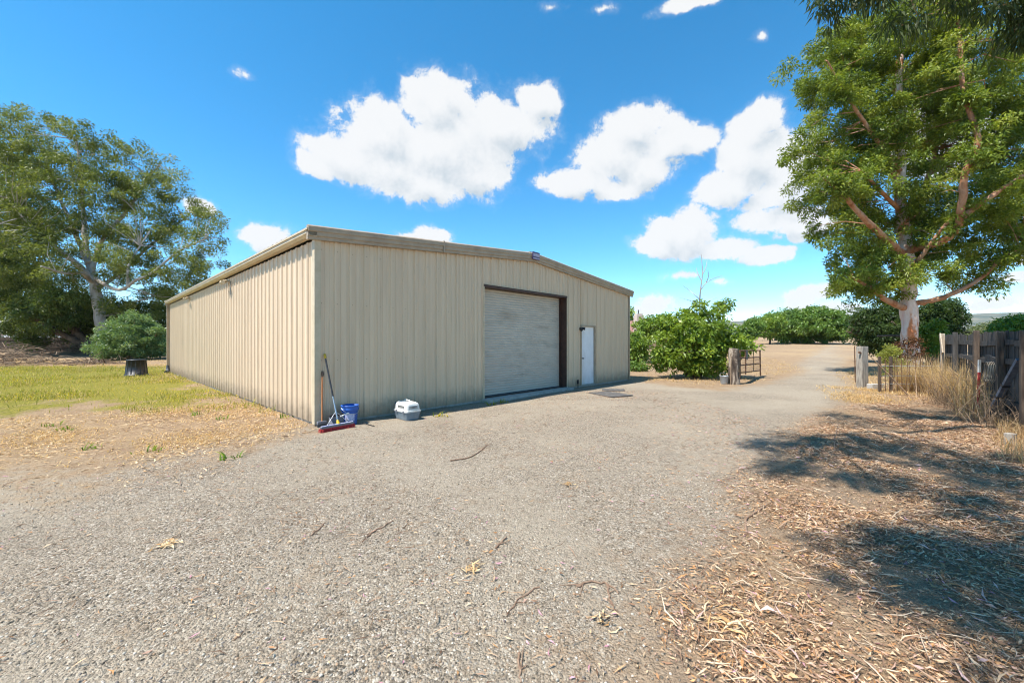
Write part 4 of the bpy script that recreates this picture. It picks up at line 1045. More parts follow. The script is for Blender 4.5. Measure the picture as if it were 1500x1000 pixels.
# white and red stake and a coil of hose by the fence
fp = lambda px, n: (FA + fd * (s_of(px) / FL) + Vector((-.78, .62, 0)) * -0 + Vector((fd.y, -fd.x, 0)).normalized() * n)
c = fp(1449, .16)
t = thing('marker_stake', 'white topped red stake standing in dry grass by the fence', 'stake', (c.x, c.y, 0))
mb = MB(); mb.bar((0, 0, 0), (.03, 0, .95), .045, .02); mb.build('stake', M['red'], t)
mb = MB(); mb.bar((.0305, 0, .952), (.036, 0, 1.22), .048, .024); mb.build('tip', M['whiteplastic'], t)
c = fp(1463, .12)
t = thing('wire_coil', 'coil of pale fence wire hung against the board fence', 'wire coil', (c.x, c.y, 1.0), fang)
mb = MB()
for j in range(5):
    mb.tube([(.16 * math.cos(a) + j * .012, j * .02 - .04, .2 * math.sin(a)) for a in [2 * math.pi * k / 20 for k in range(21)]], .006, 5, False)
mb.build('coil', M['palewood'], t)
# leaning steel pole
a = Vector((*G(1443, 620), .03)); b = Vector(at(1494, 526, 6.88))
t = thing('steel_pole', 'dark grey steel pole leaning on the fence in dry weeds', 'pole', a)
mb = MB(); d = b - a; mb.bar((0, 0, 0), d, .085, .06); mb.build('pole', M['pole'], t, .006)
mb = MB()
for f in (.12, .42, .6): mb.bar(d * f, d * (f + .025), .10, .075)
mb.build('clips', M['black'], t)
g0 = G(1480, 655)
t = thing('stub_post', 'short pale wooden stub post low in the litter at the right edge', 'post', (g0[0], g0[1], gz1(*g0)), R(20))
mb = MB(); mb.box((-.055, -.055, -.1), (.055, .055, .20)); mb.build('stub', M['postwood'], t, .012)

# ------------------------------------------------------------------ left background
g0 = G(200, 550)
t = thing('plastic_planter', 'upturned black plastic planter tub standing on the weedy lawn', 'planter', (g0[0], g0[1], gz1(*g0)))
mb = MB(); mb.lathe([(0, .79), (.33, .79), (.36, .77), (.365, .73), (.35, .73), (.40, .08), (.44, .08), (.44, -.01)], 32); mb.build('tub', M['black'], t)
mb = MB()
for k in range(14):
    a = 2 * math.pi * k / 14; mb.bar((.405 * math.cos(a), .405 * math.sin(a), .09), (.352 * math.cos(a), .352 * math.sin(a), .72), .02, .012)
mb.build('ribs', M['black'], t)
# old brown fence far left
def plain_fence(name, label, a, b, h, mat, gap=.0, w=.15):
    a = Vector(a); b = Vector(b); d = b - a; L = d.length
    t = thing(name, label, 'fence', a, math.atan2(d.y, d.x)); mb = MB(); s = 0; r = np.random.default_rng(int(L * 10))
    while s < L:
        hh = h + r.normal() * .03; mb.bar((s + w / 2, 0, 0), (s + w / 2 + r.normal() * .01, r.normal() * .01, hh), w - .01 - gap, .025, up=(0, 1, 0)); s += w
    mb.build('boards', mat, t)
    mb = MB(); mb.bar((0, -.05, h * .35), (L, -.05, h * .35), .05, .09); mb.bar((0, -.05, h * .85), (L, -.05, h * .85), .05, .09); mb.build('rails', mat, t)
    for k in range(int(L // 2.4) + 1):
        mb = MB(); mb.box((k * 2.4 - .05, .014, -.2), (k * 2.4 + .05, .11, h + .06)); mb.build('post', mat, t)
plain_fence('board_fence', 'dark brown board fence under the trees at the far left', (-62, 44, .4), (-31.5, 46.5, .4), 1.75, M['brownwood'])
plain_fence('board_fence', 'short brown fence between the green shrub and shed', (-30.9, 46, .4), (-24, 44.5, .4), 1.75, M['brownwood'])
plain_fence('picket_fence', 'white slatted fence seen behind the leaning dark tree', (-74, 58, .8), (-56, 60, .8), 2.6, M['white'], .05, .28)
# white house at the left edge
hs = thing('house', 'low white walled house glimpsed at the far left edge', 'house', (-86, 64, 0), R(20))
mb = MB(); mb.box((-7, -4, 0), (7, 4, 3.6)); mb.build('wall', M['chimney'], hs)
mb = MB(); mb.add([(-7.6, -4.6, 3.55), (7.6, -4.6, 3.55), (7.6, 4.6, 3.55), (-7.6, 4.6, 3.55), (-7.6, 0, 5.2), (7.6, 0, 5.2)], [(0, 1, 5, 4), (3, 4, 5, 2), (0, 4, 3), (1, 2, 5), (0, 3, 2, 1)]); mb.build('roof', M['white'], hs)
for x in (-4, 1, 5):
    mb = MB(); mb.box((x - .7, -4.03, 1.2), (x + .7, -3.99, 2.5)); mb.build('window', M['glass'], hs)
# brush piles and logs
def brush_pile(label, c, r, h, n, seed):
    rg = np.random.default_rng(seed); t = thing('brush_pile', label, 'brush pile', (*c, gz1(*c)))
    mb = MB(); mb2 = MB()
    for k in range(n):
        p = rg.normal(size=2) * r * .5; z = h * max(0, 1 - (np.hypot(*p) / r) ** 1.4) * rg.random() + .05
        d = rand_dirs(1, rg)[0]; d[2] *= .3; L = .4 + rg.random() * 1.5
        a = np.array((p[0], p[1] * .7, z)); d += np.array((0, 0, .12 * rg.normal())); b = a + d * L; b[2] = max(.03, b[2])
        (mb if rg.random() < .6 else mb2).tube([tuple(a), tuple((a + b) / 2 + rg.normal(size=3) * .08), tuple(b)], [.012 + .03 * rg.random() ** 2, .015, .008], 5)
    tag(mb.build('dry_branches', M['deadwood'], t), kind='stuff'); tag(mb2.build('dark_sticks', M['bark_dark'], t), kind='stuff')
brush_pile('large heap of cut dry branches at the left edge', (-35.5, 28.0), 4.2, 1.7, 420, 1)
brush_pile('low dark line of sticks on dry ground right of the big heap', (-30.0, 28.5), 1.7, .4, 110, 2)
brush_pile('dark heap of logs and sticks below the leaning tree', (-46, 41), 4.5, 1.6, 220, 3)

# house beyond the bush
hy = 52.0; hb = at(948, 500, hy); gh = gz1(hb[0], hb[1])
hs = thing('house', 'tan house with a pale chimney seen behind the bushes', 'house', (hb[0], hb[1], gh), R(8))
mb = MB(); wv = [(-.6, 0, -.3), (2.6, 0, -.3), (2.6, 0, 2.6), (1.0, 0, 3.8), (-.6, 0, 2.6)]; wv += [(x, 9, z) for x, y, z in wv]
mb.add(wv, [(0, 1, 2, 3, 4), (9, 8, 7, 6, 5), (0, 5, 6, 1), (1, 6, 7, 2), (4, 9, 5, 0)]); 
mb.box((-6.5, 1.5, -.3), (-.61, 8, 2.3)); mb.box((2.61, 2.5, -.3), (9, 8, 2.4)); mb.build('wall', M['stucco'], hs)
mb = MB()
for (xa, xb, za, zb) in ((-.95, 1.0, 2.42, 3.92), (2.95, 1.0, 2.42, 3.92)):
    mb.add([(xa, -.4, za), (xb, -.4, zb), (xb, 9.3, zb), (xa, 9.3, za), (xa, -.4, za + .16), (xb, -.4, zb + .16), (xb, 9.3, zb + .16), (xa, 9.3, za + .16)], [(0, 1, 2, 3), (4, 7, 6, 5), (0, 4, 5, 1), (2, 6, 7, 3), (0, 3, 7, 4)])
mb.add([(-7, 1.0, 2.2), (-1, 1.0, 2.2), (-1, 4.7, 3.7), (-7, 4.7, 3.7)], [(0, 1, 2, 3)]); mb.add([(3, 2, 2.3), (9.4, 2, 2.3), (9.4, 5.2, 3.7), (3, 5.2, 3.7)], [(0, 1, 2, 3)])
mb.add([(-7, 8.4, 2.2), (-1, 8.4, 2.2), (-1, 4.7, 3.7), (-7, 4.7, 3.7)], [(3, 2, 1, 0)]); mb.add([(3, 8.4, 2.3), (9.4, 8.4, 2.3), (9.4, 5.2, 3.7), (3, 5.2, 3.7)], [(3, 2, 1, 0)])
rf = mb.build('roof', M['tile'], hs)
mb = MB(); mb.box((-1.75, -.7, -.3), (-.8, .3, 4.35)); mb.box((-1.65, -.6, 4.351), (-.9, .2, 4.6)); ch = mb.build('chimney', M['chimney'], hs, .02)
mb = MB(); mb.tube([(-1.3, -.2, 4.55), (-1.3, -.2, 5.1)], [.10, .08], 8); mb.build('flue', M['darkgrey'], ch)
for (x, z) in ((.35, 1.0), (1.6, 1.0)):
    mb = MB(); mb.box((x - .35, -.03, z), (x + .35, -.002, z + 1.1)); mb.build('window', M['glass'], hs)

# ------------------------------------------------------------------ grass, straw, litter, stones
def scatter_poly(poly, n, rng, soft=1.0, box=None):
    p = np.array(poly); lo = p.min(0) if box is None else np.array(box[0]); hi = p.max(0) if box is None else np.array(box[1])
    q = lo + (hi - lo) * rng.random((n, 2))
    s = poly_sdf(q[:, 0], q[:, 1], poly); k = np.clip(.5 + s / (2 * soft), 0, 1)
    return q[rng.random(n) < k]
def blades(xy, hgt, wid, cols, rng, lean=.5, per=1, spread=.05, curve=.35):
    n = len(xy); idx = np.repeat(np.arange(n), per); m = len(idx)
    p = xy[idx] + rng.normal(size=(m, 2)) * spread
    z = gz(p[:, 0], p[:, 1]); H = hgt * (.45 + .9 * rng.random(m)); az = rng.random(m) * 2 * math.pi
    ln = lean * rng.random(m)
    d = np.stack([np.cos(az) * ln, np.sin(az) * ln, np.ones(m)], 1)
    s = np.stack([-np.sin(az), np.cos(az), np.zeros(m)], 1) * (wid * (.6 + .8 * rng.random(m)))[:, None] * .5
    a = np.stack([p[:, 0], p[:, 1], z - .01], 1); mid = a + d * (H * .55)[:, None]
    tip = a + d * H[:, None] + np.stack([np.cos(az), np.sin(az), -np.ones(m) * .5], 1) * (H * curve * ln)[:, None]
    V = np.stack([a - s, a + s, mid + s * .8, mid - s * .8, tip - s * .12, tip + s * .12], 1).reshape(-1, 3)
    k6 = np.arange(m)[:, None] * 6
    Fq = np.concatenate([k6 + np.array([[0, 1, 2, 3]]), k6 + np.array([[3, 2, 5, 4]])])
    cols = np.asarray(cols, float); k = rng.integers(0, len(cols), m)
    c = cols[k] * (.75 + .5 * rng.random(m))[:, None]
    return V, Fq, np.repeat(c, 6, axis=0)
rg = np.random.default_rng(101)
xy = scatter_poly(GRASS_POLY, 110000, rg, 2.4, ((-48, 9), (-5, 27)))
xy = xy[rg.random(len(xy)) < np.clip(fbm(xy[:, 0], xy[:, 1], .45, 4) * 3.2 - 1.1, .03, 1)]
V, Q, K = blades(xy, .10, .012, [(.16, .20, .025), (.26, .28, .03), (.36, .34, .04), (.44, .37, .06), (.52, .42, .18), (.5, .38, .16)], rg, .9, 3, .07)
tf = xy[rg.random(len(xy)) < .012]
Vt, Qt, Kt = blades(tf, .24, .014, [(.20, .24, .03), (.34, .34, .05), (.5, .42, .16)], rg, .8, 9, .09, .7)
V, Q, K = np.concatenate([V, Vt]), np.concatenate([Q, Qt + len(V)]), np.concatenate([K, Kt])
o = np_mesh('grass', V, Q, M['blade'], None, K); tag(o, 'short yellow green weedy grass left of the shed', 'grass', kind='stuff')
# yellow flower heads in the weeds
xy = scatter_poly(GRASS_POLY, 9000, rg, .6, ((-40, 10), (-6, 26)))
xy = xy[fbm(xy[:, 0], xy[:, 1], .33, 3) > .5]
m = len(xy); z = gz(xy[:, 0], xy[:, 1]) + .07 + .07 * rg.random(m); c = np.stack([xy[:, 0], xy[:, 1], z], 1)
u = rand_dirs(m, rg) * .016; w = np.cross(u, rand_dirs(m, rg)); w = w / (np.linalg.norm(w, axis=1)[:, None] + 1e-9) * .016
V = np.stack([c - u, c - w, c + u, c + w], 1).reshape(-1, 3)
o = np_mesh('wild_flowers', V, np.arange(m * 4).reshape(-1, 4), M['blade'], None, np.repeat(np.tile((.62, .46, .02), (m, 1)), 4, axis=0)); tag(o, 'tiny yellow flowers scattered through the lawn', 'flowers', kind='stuff')
# scattered green weeds in the straw zone left and by the wall
def weeds(spots, label, name='weed', cols=BRIGHT, h=.10, n=16):
    for i, ((x, y), lab) in enumerate(zip(spots, label)):
        rr = np.random.default_rng(200 + i); p = np.tile((0., 0.), (n, 1)) + rr.normal(size=(n, 2)) * .05
        V, Q, K = blades(p + np.array((x, y)), h, .022, cols, rr, 1.4, 1, .04)
        V = V - np.array((x, y, 0)); o = np_mesh(name, V, Q, M['blade'], None, K); o.location = (x, y, 0)
        tag(o, lab, 'weed', 'low weeds in the dry ground')
weeds([G(340, 672), G(325, 614), G(95, 630), G(75, 625), G(418, 612), G(133, 655), G(225, 660), G(285, 608)],
      ['bright green weed tuft between straw and gravel', 'green weed tuft on straw below the side wall', 'green weed at the left on straw, right of its twin', 'green weed at the left on straw, nearest the left edge',
       'small green weed at the foot of the side wall', 'yellowing weed on the dry ground at left', 'yellowing weed on straw in front of the lawn', 'green weed at the edge of the lawn by the side wall'])
weeds([P(4.1, .55)[:2], P(4.55, .5)[:2], P(2.2, .95)[:2]], ['yellow flowered weed in the wall shadow left of the roll-up door', 'smaller yellow weed nearest the roll-up door', 'dry yellow weed before the pet carrier'], cols=[(.2, .26, .03), (.5, .42, .03), (.4, .35, .05)], h=.13)
# tall dry grass by the fence
rg = np.random.default_rng(111)
fpt = lambda px, n: tuple(fp(px, n))[:2]
TALL = [G(1352, 573), G(1395, 588), G(1440, 606), fpt(1462, .45), fpt(1462, .12), fpt(1440, .1), fpt(1405, .1), fpt(1384, .1), (12.2, 13.0)]
xy = scatter_poly(TALL, 17000, rg, .3)
dens = np.clip(fbm(xy[:, 0], xy[:, 1], 1.3, 3) * 2.2 - .5, .1, 1); xy = xy[rg.random(len(xy)) < dens]
V, Q, K = blades(xy, 1.0, .0075, [(.50, .35, .17), (.62, .46, .25), (.70, .55, .33), (.44, .28, .13), (.56, .38, .17)], rg, .7, 4, .07, .9)
o1 = (V, Q, K)
STRIP = [G(1455, 640), G(1500, 690), (8.9, 5.6), (7.9, 5.0), (9.6, 7.1), (9.6, 7.9)]
xy = scatter_poly(STRIP, 2600, rg, .3)
xy = xy[(xy[:, 0] / xy[:, 1] > 1.225)]
V2, Q2, K2 = blades(xy, .24, .007, [(.5, .35, .18), (.62, .46, .27), (.44, .28, .15)], rg, .9, 4, .06, .9)
o = np_mesh('dry_grass', np.concatenate([V, V2]), np.concatenate([Q, Q2 + len(V)]), M['blade'], None, np.concatenate([K, K2])); tag(o, 'tall straw coloured dry grass against the fence', 'dry grass', kind='stuff')
# short dry grass on straw ground: edges, field and around posts
DRY = [[G(925, 558), G(1060, 566), G(1125, 556), G(1180, 540), (26, 42), (10, 42), (6, 20)], [(12, 13.8), (17, 20.5), (24, 24), (24, 15), (13.5, 12)], [(-50, 26), (-20, 26), (-19, 33), (-50, 34)], [G(0, 690), G(300, 660), G(440, 636), (-6, 10), G(330, 592), G(0, 615)], [G(1255, 592), G(1360, 582), (13, 14), (11.4, 14.4)]]
Vs, Qs, Ks = [], [], []; off = 0
for poly, n, h in zip(DRY, (16000, 8000, 14000, 16000, 7000), (.13, .15, .11, .05, .11)):
    xy = scatter_poly(poly, n, rg, .5); xy = xy[rg.random(len(xy)) < np.clip(fbm(xy[:, 0], xy[:, 1], .8, 3) * 2.4 - .7, .04, 1)]
    V, Q, K = blades(xy, h, .012, [(.60, .43, .22), (.70, .54, .32), (.54, .36, .17), (.6, .4, .18)], rg, 2.2, 2, .06, .8); Vs.append(V); Qs.append(Q + off); Ks.append(K); off += len(V)
o = np_mesh('stubble', np.concatenate(Vs), np.concatenate(Qs), M['blade'], None, np.concatenate(Ks)); tag(o, 'short dry stubble on the bare field and verges', 'stubble', kind='stuff')

# fallen leaves and bark strips
def flat_litter(xy, L, Wd, cols, rng, tilt=.35, lift=.004):
    m = len(xy); z = gz(xy[:, 0], xy[:, 1]) + lift + .012 * rng.random(m) ** 2
    az = rng.random(m) * 2 * math.pi; l = L * (.5 + rng.random(m)); w = Wd * (.6 + .8 * rng.random(m))
    d = np.stack([np.cos(az), np.sin(az), rng.normal(size=m) * tilt * .5], 1); s = np.stack([-np.sin(az), np.cos(az), rng.normal(size=m) * tilt], 1)
    c = np.stack([xy[:, 0], xy[:, 1], z + np.abs(d[:, 2]) * l * .5 + np.abs(s[:, 2]) * w * .5], 1)
    bend = s * (l * rng.normal(size=m) * .12)[:, None]
    a = c - d * (l / 2)[:, None]; b = c + d * (l / 2)[:, None]; mm = c + bend
    V = np.stack([a, mm - s * (w / 2)[:, None], b, mm + s * (w / 2)[:, None] + np.array((0, 0, .004))], 1).reshape(-1, 3)
    cols = np.asarray(cols, float); c = cols[rng.integers(0, len(cols), m)] * (.75 + .5 * rng.random(m))[:, None]
    return V, np.arange(m * 4).reshape(-1, 4), np.repeat(c, 4, axis=0)
LCOL = [(0.446, 0.271, 0.14), (0.521, 0.344, 0.196), (0.577, 0.418, 0.259), (0.316, 0.164, 0.077), (0.409, 0.205, 0.084), (0.223, 0.123, 0.07), (0.502, 0.32, 0.189), (0.158, 0.09, 0.052), (0.484, 0.295, 0.21), (0.446, 0.246, 0.105), (0.558, 0.385, 0.231)]
GCOL = LCOL + [(.45, .22, .25), (.5, .27, .3)]
rg = np.random.default_rng(121); parts = []
xy = scatter_poly(LITTER_POLY, 300000, rg, .5, ((.4, .8), (12, 12.5)))
keep = np.clip(fbm(xy[:, 0], xy[:, 1], 1.3, 5) * 4.2 - 1.55, .05, 1); near = np.clip(1.25 - xy[:, 1] / 13, .25, 1)
xy = xy[rg.random(len(xy)) < keep * near * .9]
parts.append(flat_litter(xy, .043, .0075, LCOL, rg))
z2 = scatter_poly(LITTER_POLY, 260000, rg, .5, ((.4, .8), (9, 9)))
z2 = z2[rg.random(len(z2)) < np.clip(fbm(z2[:, 0], z2[:, 1], 1.3, 5) * 3.6 - 1.1, .12, 1)]
parts.append(flat_litter(z2, .022, .006, LCOL + [(.25, .14, .08), (.30, .18, .09)], rg, .5, .002))
k = rg.random(len(xy)) < .10; parts.append(flat_litter(xy[k], .07, .011, LCOL[:5] + [(.5, .33, .28)], rg, .5))
k = rg.random(len(xy)) < .25; parts.append(flat_litter(xy[k], .16, .005, [(.22, .13, .08), (.34, .22, .14), (.5, .38, .26)], rg, .3))
q = np.stack([rg.uniform(-9, 5, 90000), rg.uniform(1.4, 13, 90000)], 1)
k = rg.random(len(q)) < np.clip(fbm(q[:, 0], q[:, 1], .8, 4) * 2.4 - .85, .04, .6) * np.clip(.24 + .1 * q[:, 0], .14, .6)
parts.append(flat_litter(q[k], .042, .008, GCOL, rg))
k = rg.random(len(q)) < np.clip(fbm(q[:, 0], q[:, 1], 1.1, 4) * 2.4 - .9, .03, .5) * .3
parts.append(flat_litter(q[k], .10, .0045, [(.16, .09, .055), (.26, .16, .10), (.38, .25, .15)], rg, .2))
q = scatter_poly([G(0, 720), G(300, 685), G(450, 638), (-6, 10), G(330, 592), G(0, 615)], 17000, rg, .7)
q = q[rg.random(len(q)) < np.clip(fbm(q[:, 0], q[:, 1], .9, 4) * 2.6 - .8, .05, 1)]
parts.append(flat_litter(q, .07, .010, [(.52, .36, .19), (.60, .45, .27), (.42, .25, .11), (.56, .36, .18)], rg))
off = 0; Vs, Qs, Ks = [], [], []
for V, Q, K in parts: Vs.append(V); Qs.append(Q + off); Ks.append(K); off += len(V)
o = np_mesh('leaf_litter', np.concatenate(Vs), np.concatenate(Qs), M['litter'], None, np.concatenate(Ks)); tag(o, 'dry gum leaves and bark strips strewn over the ground', 'fallen leaves', kind='stuff')

# loose gravel near the camera
def stones(xy, size, rng):
    t = (1 + 5 ** .5) / 2
    base = np.array([(-1, t, 0), (1, t, 0), (-1, -t, 0), (1, -t, 0), (0, -1, t), (0, 1, t), (0, -1, -t), (0, 1, -t), (t, 0, -1), (t, 0, 1), (-t, 0, -1), (-t, 0, 1)]) / 1.9
    fa = np.array([(0, 11, 5), (0, 5, 1), (0, 1, 7), (0, 7, 10), (0, 10, 11), (1, 5, 9), (5, 11, 4), (11, 10, 2), (10, 7, 6), (7, 1, 8), (3, 9, 4), (3, 4, 2), (3, 2, 6), (3, 6, 8), (3, 8, 9), (4, 9, 5), (2, 4, 11), (6, 2, 10), (8, 6, 7), (9, 8, 1)])
    m = len(xy); V = base[None] * (1 + rng.normal(size=(m, 12, 1)) * .16)
    sc = size * (.5 + 1.0 * rng.random(m) ** 2)[:, None] * np.stack([1 + .4 * rng.random(m), .75 + .4 * rng.random(m), .5 + .35 * rng.random(m)], 1)
    V = V * sc[:, None, :]; a = rng.random(m) * 6.28; ca, sa = np.cos(a)[:, None], np.sin(a)[:, None]
    x = V[..., 0] * ca - V[..., 1] * sa; y = V[..., 0] * sa + V[..., 1] * ca
    z = V[..., 2] + (gz(xy[:, 0], xy[:, 1]) + sc[:, 2] * .35)[:, None]
    P3 = np.stack([x + xy[:, :1], y + xy[:, 1:2], z], -1).reshape(-1, 3)
    fc = (np.arange(m)[:, None, None] * 12 + fa[None]).reshape(-1, 3)
    cols = np.array([(.11, .09, .065), (.215, .175, .13), (.31, .255, .19), (.38, .305, .215), (.385, .345, .28), (.35, .235, .145), (.58, .50, .40), (.20, .175, .15)])
    c = cols[rng.integers(0, len(cols), m)] * (.8 + .4 * rng.random(m))[:, None]
    return P3, fc, np.repeat(c, 12, axis=0)
rg = np.random.default_rng(131)
r = 1.3 + 6.2 * rg.random(60000) ** 1.25; th = rg.uniform(-1.0, .93, 60000)
q = np.stack([r * np.sin(th), r * np.cos(th)], 1)
sd = poly_sdf(q[:, 0], q[:, 1], GRAVEL_POLY)
dn = np.clip(.5 + sd / .8, .05, 1) * np.clip(fbm(q[:, 0], q[:, 1], .7, 4) * 2.6 - .65, .10, 1) * np.clip(.55 - q[:, 0] * .11, .2, 1)
q = q[rg.random(len(q)) < dn]
V, Q, K = stones(q, .0058, rg)
o = np_mesh('loose_gravel', V, Q, M['stone'], None, K); tag(o, 'loose angular gravel stones over the near driveway', 'gravel', kind='stuff')

# fallen sticks one could pick up
STICKS = [([(845, 862), (862, 854), (890, 858), (908, 873)], .007, 'long pale curved twig in the middle foreground', 0),
          ([(890, 858), (894, 880), (904, 905)], .006, 'bent twig below the long pale curved one', 0),
          ([(726, 808), (735, 797), (742, 790)], .008, 'forked dark twig above the star shaped bark scrap', 0),
          ([(538, 790), (552, 780), (577, 766)], .007, 'brown twig lying left of the middle of the driveway', 0),
          ([(660, 676), (690, 670), (715, 652)], .010, 'dark branched stick on gravel before the roll-up door', 0),
          ([(455, 788), (470, 775), (476, 768)], .006, 'short dark twig on gravel at the left', 0),
          ([(1094, 790), (1092, 770), (1108, 757), (1124, 745)], .010, 'hooked dark stick where gravel meets the leaf litter', 0),
          ([(1180, 775), (1184, 760), (1180, 742)], .007, 'short pale stick at the litter edge', 0),
          ([(1222, 665), (1224, 650), (1228, 636)], .006, 'thin pale stick standing out in the tree shadow', .15),
          ([(1000, 858), (1040, 880), (1075, 905), (1110, 915)], .008, 'straight brown stick at the lower litter edge', 0),
          ([(1400, 725), (1440, 730), (1500, 745)], .012, 'thick brown stick in the shaded litter at right', 0),
          ([(790, 862), (760, 880), (742, 905)], .005, 'thin pinkish twig left of the long pale curved one', 0),
          ([(758, 960), (762, 985), (764, 1005)], .006, 'dark twig at the bottom edge of the driveway', 0)]
for pts, r, lab, up in STICKS:
    g = [G(*p) for p in pts]; c = np.mean(np.array(g), 0); z0 = gz1(*c)
    q = [(x - c[0], y - c[1], gz1(x, y) - z0 + r * .9 + up * i / max(1, len(g) - 1)) for i, (x, y) in enumerate(g)]
    cq = catmull(q, 5); rr = list(np.linspace(r * 1.15, r * .6, len(cq)))
    mb = MB(); rs = np.random.default_rng(len(lab)); mb.tube([tuple(np.array(p) + rs.normal(size=3) * np.array((.006, .006, .001))) for p in cq], rr, 7)
    for k in range(2):
        i = rs.integers(2, len(cq) - 2); a = np.array(cq[i]); d = rs.normal(size=3) * np.array((.07, .07, .01)); mb.tube([tuple(a), tuple(a + d)], [r * .6, r * .3], 5)
    o = mb.build('fallen_stick', M['twig'], None); o.location = (c[0], c[1], z0); tag(o, lab, 'stick', 'fallen sticks on the ground')
def bark_scrap(px, py, n, L, lab, seed):
    g = G(px, py); rs = np.random.default_rng(seed); n *= 2; xy = rs.normal(size=(n, 2)) * L * .4
    V, Q, K = flat_litter(xy + np.array(g), L * .6, .010, [(.55, .36, .17), (.62, .45, .25), (.42, .24, .1)], rs, .4, .008)
    z0 = gz1(*g); V = V - np.array((*g, z0)); o = np_mesh('bark_scrap', V, Q, M['litter'], None, K); o.location = (*g, z0); tag(o, lab, 'bark', 'bark scraps on the gravel')
bark_scrap(692, 838, 14, .12, 'star shaped scrap of orange bark in the middle foreground', 1)
bark_scrap(246, 798, 26, .10, 'orange tuft of dry bark on the gravel at left', 2)
bark_scrap(832, 711, 16, .10, 'pale orange scrap of bark on the far gravel', 3)
bark_scrap(886, 912, 12, .10, 'orange and pink leaves beside the bent twig', 4)
bark_scrap(1065, 918, 14, .16, 'curled orange bark strip at the lower litter edge', 5)

mb = MB(); mb.box((-4600, -160, -5), (6600, 3700, 330))
hm = bpy.data.materials.new('haze'); hm.use_nodes = True; hm.node_tree.nodes.clear()
ho = hm.node_tree.nodes.new('ShaderNodeOutputMaterial'); hv = hm.node_tree.nodes.new('ShaderNodeVolumePrincipled')
hv.inputs['Color'].default_value = (.80, .90, 1, 1); hv.inputs['Density'].default_value = .000045
hm.node_tree.links.new(hv.outputs[0], ho.inputs['Volume'])
hz = mb.build('haze', hm, None); tag(hz, 'pale summer haze over the far fields and hills', 'haze', kind='stuff')

# ------------------------------------------------------------------ sun, sky, clouds, camera
sun_dir = Vector((-.457, -.284, 1.0)).normalized()
sl = bpy.data.lights.new('sun', 'SUN'); sl.energy = 5.0; sl.angle = R(.53); sl.color = (1.0, .96, .90)
so = bpy.data.objects.new('sun', sl); COL.objects.link(so); so.rotation_euler = (-sun_dir).to_track_quat('-Z', 'Y').to_euler()

CLOUDS = [(500, 228, 58, 34), (560, 195, 62, 48), (640, 158, 58, 52), (650, 220, 110, 66), (725, 190, 78, 48), (787, 146, 30, 30), (615, 268, 72, 32), (466, 242, 36, 20), (560, 240, 70, 34), (690, 255, 60, 26),
          (848, 266, 66, 22), (900, 232, 60, 46), (930, 186, 48, 34), (985, 210, 50, 32), (1026, 204, 30, 20), (905, 276, 46, 16), (940, 250, 60, 30),
          (1110, 228, 58, 52), (1075, 272, 66, 24), (1108, 182, 42, 30), (1165, 245, 60, 56), (1140, 285, 50, 20), (1000, 342, 48, 34), (960, 358, 30, 20), (1055, 362, 50, 20), (1120, 372, 46, 15), (1138, 318, 56, 20), (1170, 332, 46, 18),
          (392, 348, 46, 22), (626, 352, 48, 18), (1012, -2, 62, 14), (1200, 424, 38, 12), (1188, 438, 24, 14), (1228, 452, 40, 14, .8), (955, 448, 42, 16, .8),
          (1438, 450, 60, 14, .75), (1480, 408, 26, 12), (1492, 374, 22, 18), (18, 240, 34, 18), (290, 298, 26, 14), (1380, 200, 90, 60),
          (880, 6, 50, 22, .22), (355, 113, 26, 20, .22), (1000, 404, 40, 14, .5), (1050, 410, 40, 14, .5), (1110, 55, 30, 24, .22), (810, 10, 30, 16, .22)]
w = bpy.data.worlds.new('World'); SC.world = w; w.use_nodes = True
t = NT(w.node_tree); bg = w.node_tree.nodes['Background']
sky = t.new('ShaderNodeTexSky', sky_type='NISHITA'); sky.sun_disc = False
sky.sun_elevation = R(61.7); sky.sun_rotation = R(238.1); sky.altitude = 20; sky.air_density = .75; sky.dust_density = 0.0; sky.ozone_density = 2.2
gname = bpy.data.node_groups.new('cloud_field', 'ShaderNodeTree')
gname.interface.new_socket('Vector', in_out='INPUT', socket_type='NodeSocketVector'); gname.interface.new_socket('Density', in_out='OUTPUT', socket_type='NodeSocketFloat')
gt_ = NT(gname); gi = gt_.new('NodeGroupInput'); go = gt_.new('NodeGroupOutput')
vec = gi.outputs[0]
sp = gt_.new('ShaderNodeSeparateXYZ'); gt_.put(sp.inputs[0], vec)
az = gt_.math('ARCTAN2', sp.outputs[0], sp.outputs[1]); el = gt_.math('ARCSINE', sp.outputs[2])
cb = gt_.new('ShaderNodeCombineXYZ'); gt_.put(cb.inputs[0], az); gt_.put(cb.inputs[1], el)
warp = gt_.new('ShaderNodeTexNoise'); gt_.put(warp.inputs['Vector'], vec); warp.inputs['Scale'].default_value = 9; warp.inputs['Detail'].default_value = 5
pp = gt_.vmath('MULTIPLY_ADD', gt_.vmath('SUBTRACT', warp.outputs['Color'], (.5, .5, .5)), (.075, .05, 0), cb.outputs[0])
cur = None
for (px, py, rx, ry, *wt) in CLOUDS:
    r = (px - 750) / F; v = (HOR - py) / F; a = math.atan(r); ca = math.cos(a); e = math.atan(v * ca); ce = math.cos(e)
    sx = rx / F * ca * ca * 1.12; sy = ry / F * ca * ce * ce * 1.12
    q = gt_.vmath('MULTIPLY_ADD', pp, (1 / sx, 1 / sy, 0), (-a / sx, -e / sy, 0))
    L = gt_.vmath('LENGTH', q)
    if wt: L = gt_.math('ADD', L, 1 - wt[0])
    cur = L if cur is None else gt_.math('MINIMUM', cur, L)
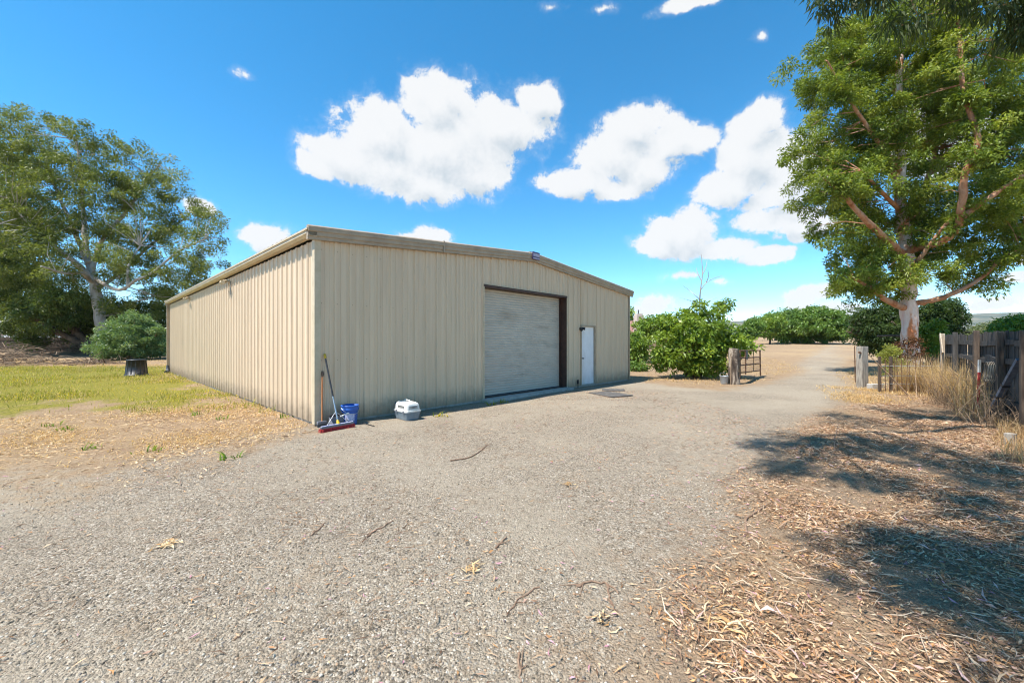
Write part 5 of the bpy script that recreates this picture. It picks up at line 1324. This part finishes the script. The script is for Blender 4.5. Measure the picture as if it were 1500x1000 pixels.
# scattered cumulus in the rest of the sky (behind and overhead), away from the view in the photo
sc2 = gt_.noise(vec, 3.1, 3, .5)
rest = gt_.math('MULTIPLY', gt_.step(sp.outputs[1], .15, -.25), gt_.step(sc2, .60, .76))
base = gt_.math('MAXIMUM', gt_.math('SUBTRACT', 1.0, cur), gt_.math('MULTIPLY_ADD', rest, 1.6, -1.0))
fb = gt_.noise(vec, 13, 12, .68, .2)
base = gt_.math('MINIMUM', base, .95)
dens = gt_.math('ADD', base, gt_.math('MULTIPLY_ADD', fb, 2.05, -.98))
gt_.put(go.inputs[0], dens)
tc = t.new('ShaderNodeTexCoord').outputs['Generated']
def field(v):
    n = t.new('ShaderNodeGroup'); n.node_tree = gname; t.put(n.inputs[0], v); return n.outputs[0]
d0 = field(tc)
d1 = field(t.vmath('NORMALIZE', t.vmath('ADD', tc, (-.018, 0, .040))))
cov = t.math('ADD', t.math('MULTIPLY', t.step(d0, -.22, .30), .2), t.math('MULTIPLY', t.step(d0, .05, .30), .8))
sh = t.math('MULTIPLY_ADD', t.math('SUBTRACT', d1, d0), .75, .30, clamp=True)
thick = t.step(d1, .1, 1.1)
grey = t.math('MULTIPLY', t.math('MULTIPLY', sh, thick), 1.0, clamp=True)
ccol = t.mix(grey, (3.75, 3.78, 3.8), (2.2, 2.55, 2.85))  # cloud shade painted into the sky colour, from density sampled toward the sun
hs_ = t.new('ShaderNodeHueSaturation'); hs_.inputs['Hue'].default_value = .486; hs_.inputs['Saturation'].default_value = 1.32; hs_.inputs['Value'].default_value = 1.1; t.put(hs_.inputs['Color'], sky.outputs[0])
col = t.mix(t.math('MULTIPLY', cov, .97), hs_.outputs[0], ccol)
t.put(bg.inputs[0], col); bg.inputs[1].default_value = .145

cam = bpy.data.cameras.new('camera'); co = bpy.data.objects.new('camera', cam); COL.objects.link(co)
cam.sensor_width = 36; cam.lens = 36 * F / 1500; cam.shift_y = (HOR - 500) / 1500; cam.clip_start = .05; cam.clip_end = 12000
co.location = (0, 0, CAMZ); co.rotation_euler = (R(90), 0, 0); SC.camera = co
SC.view_settings.view_transform = 'Standard'; SC.view_settings.look = 'None'; SC.view_settings.exposure = 0.82; SC.view_settings.gamma = 1
SC.cycles.max_bounces = 8; SC.cycles.diffuse_bounces = 4; SC.cycles.transmission_bounces = 6; SC.cycles.use_denoising = True; SC.cycles.use_light_tree = False; SC.cycles.filter_width = 1.1; SC.cycles.denoiser = 'OPENIMAGEDENOISE'; SC.cycles.denoising_input_passes = 'RGB_ALBEDO_NORMAL'; SC.cycles.denoising_prefilter = 'ACCURATE'
SC.cycles.sample_clamp_indirect = 6; SC.cycles.use_adaptive_sampling = True; SC.cycles.adaptive_threshold = .01
SC.render.film_transparent = False
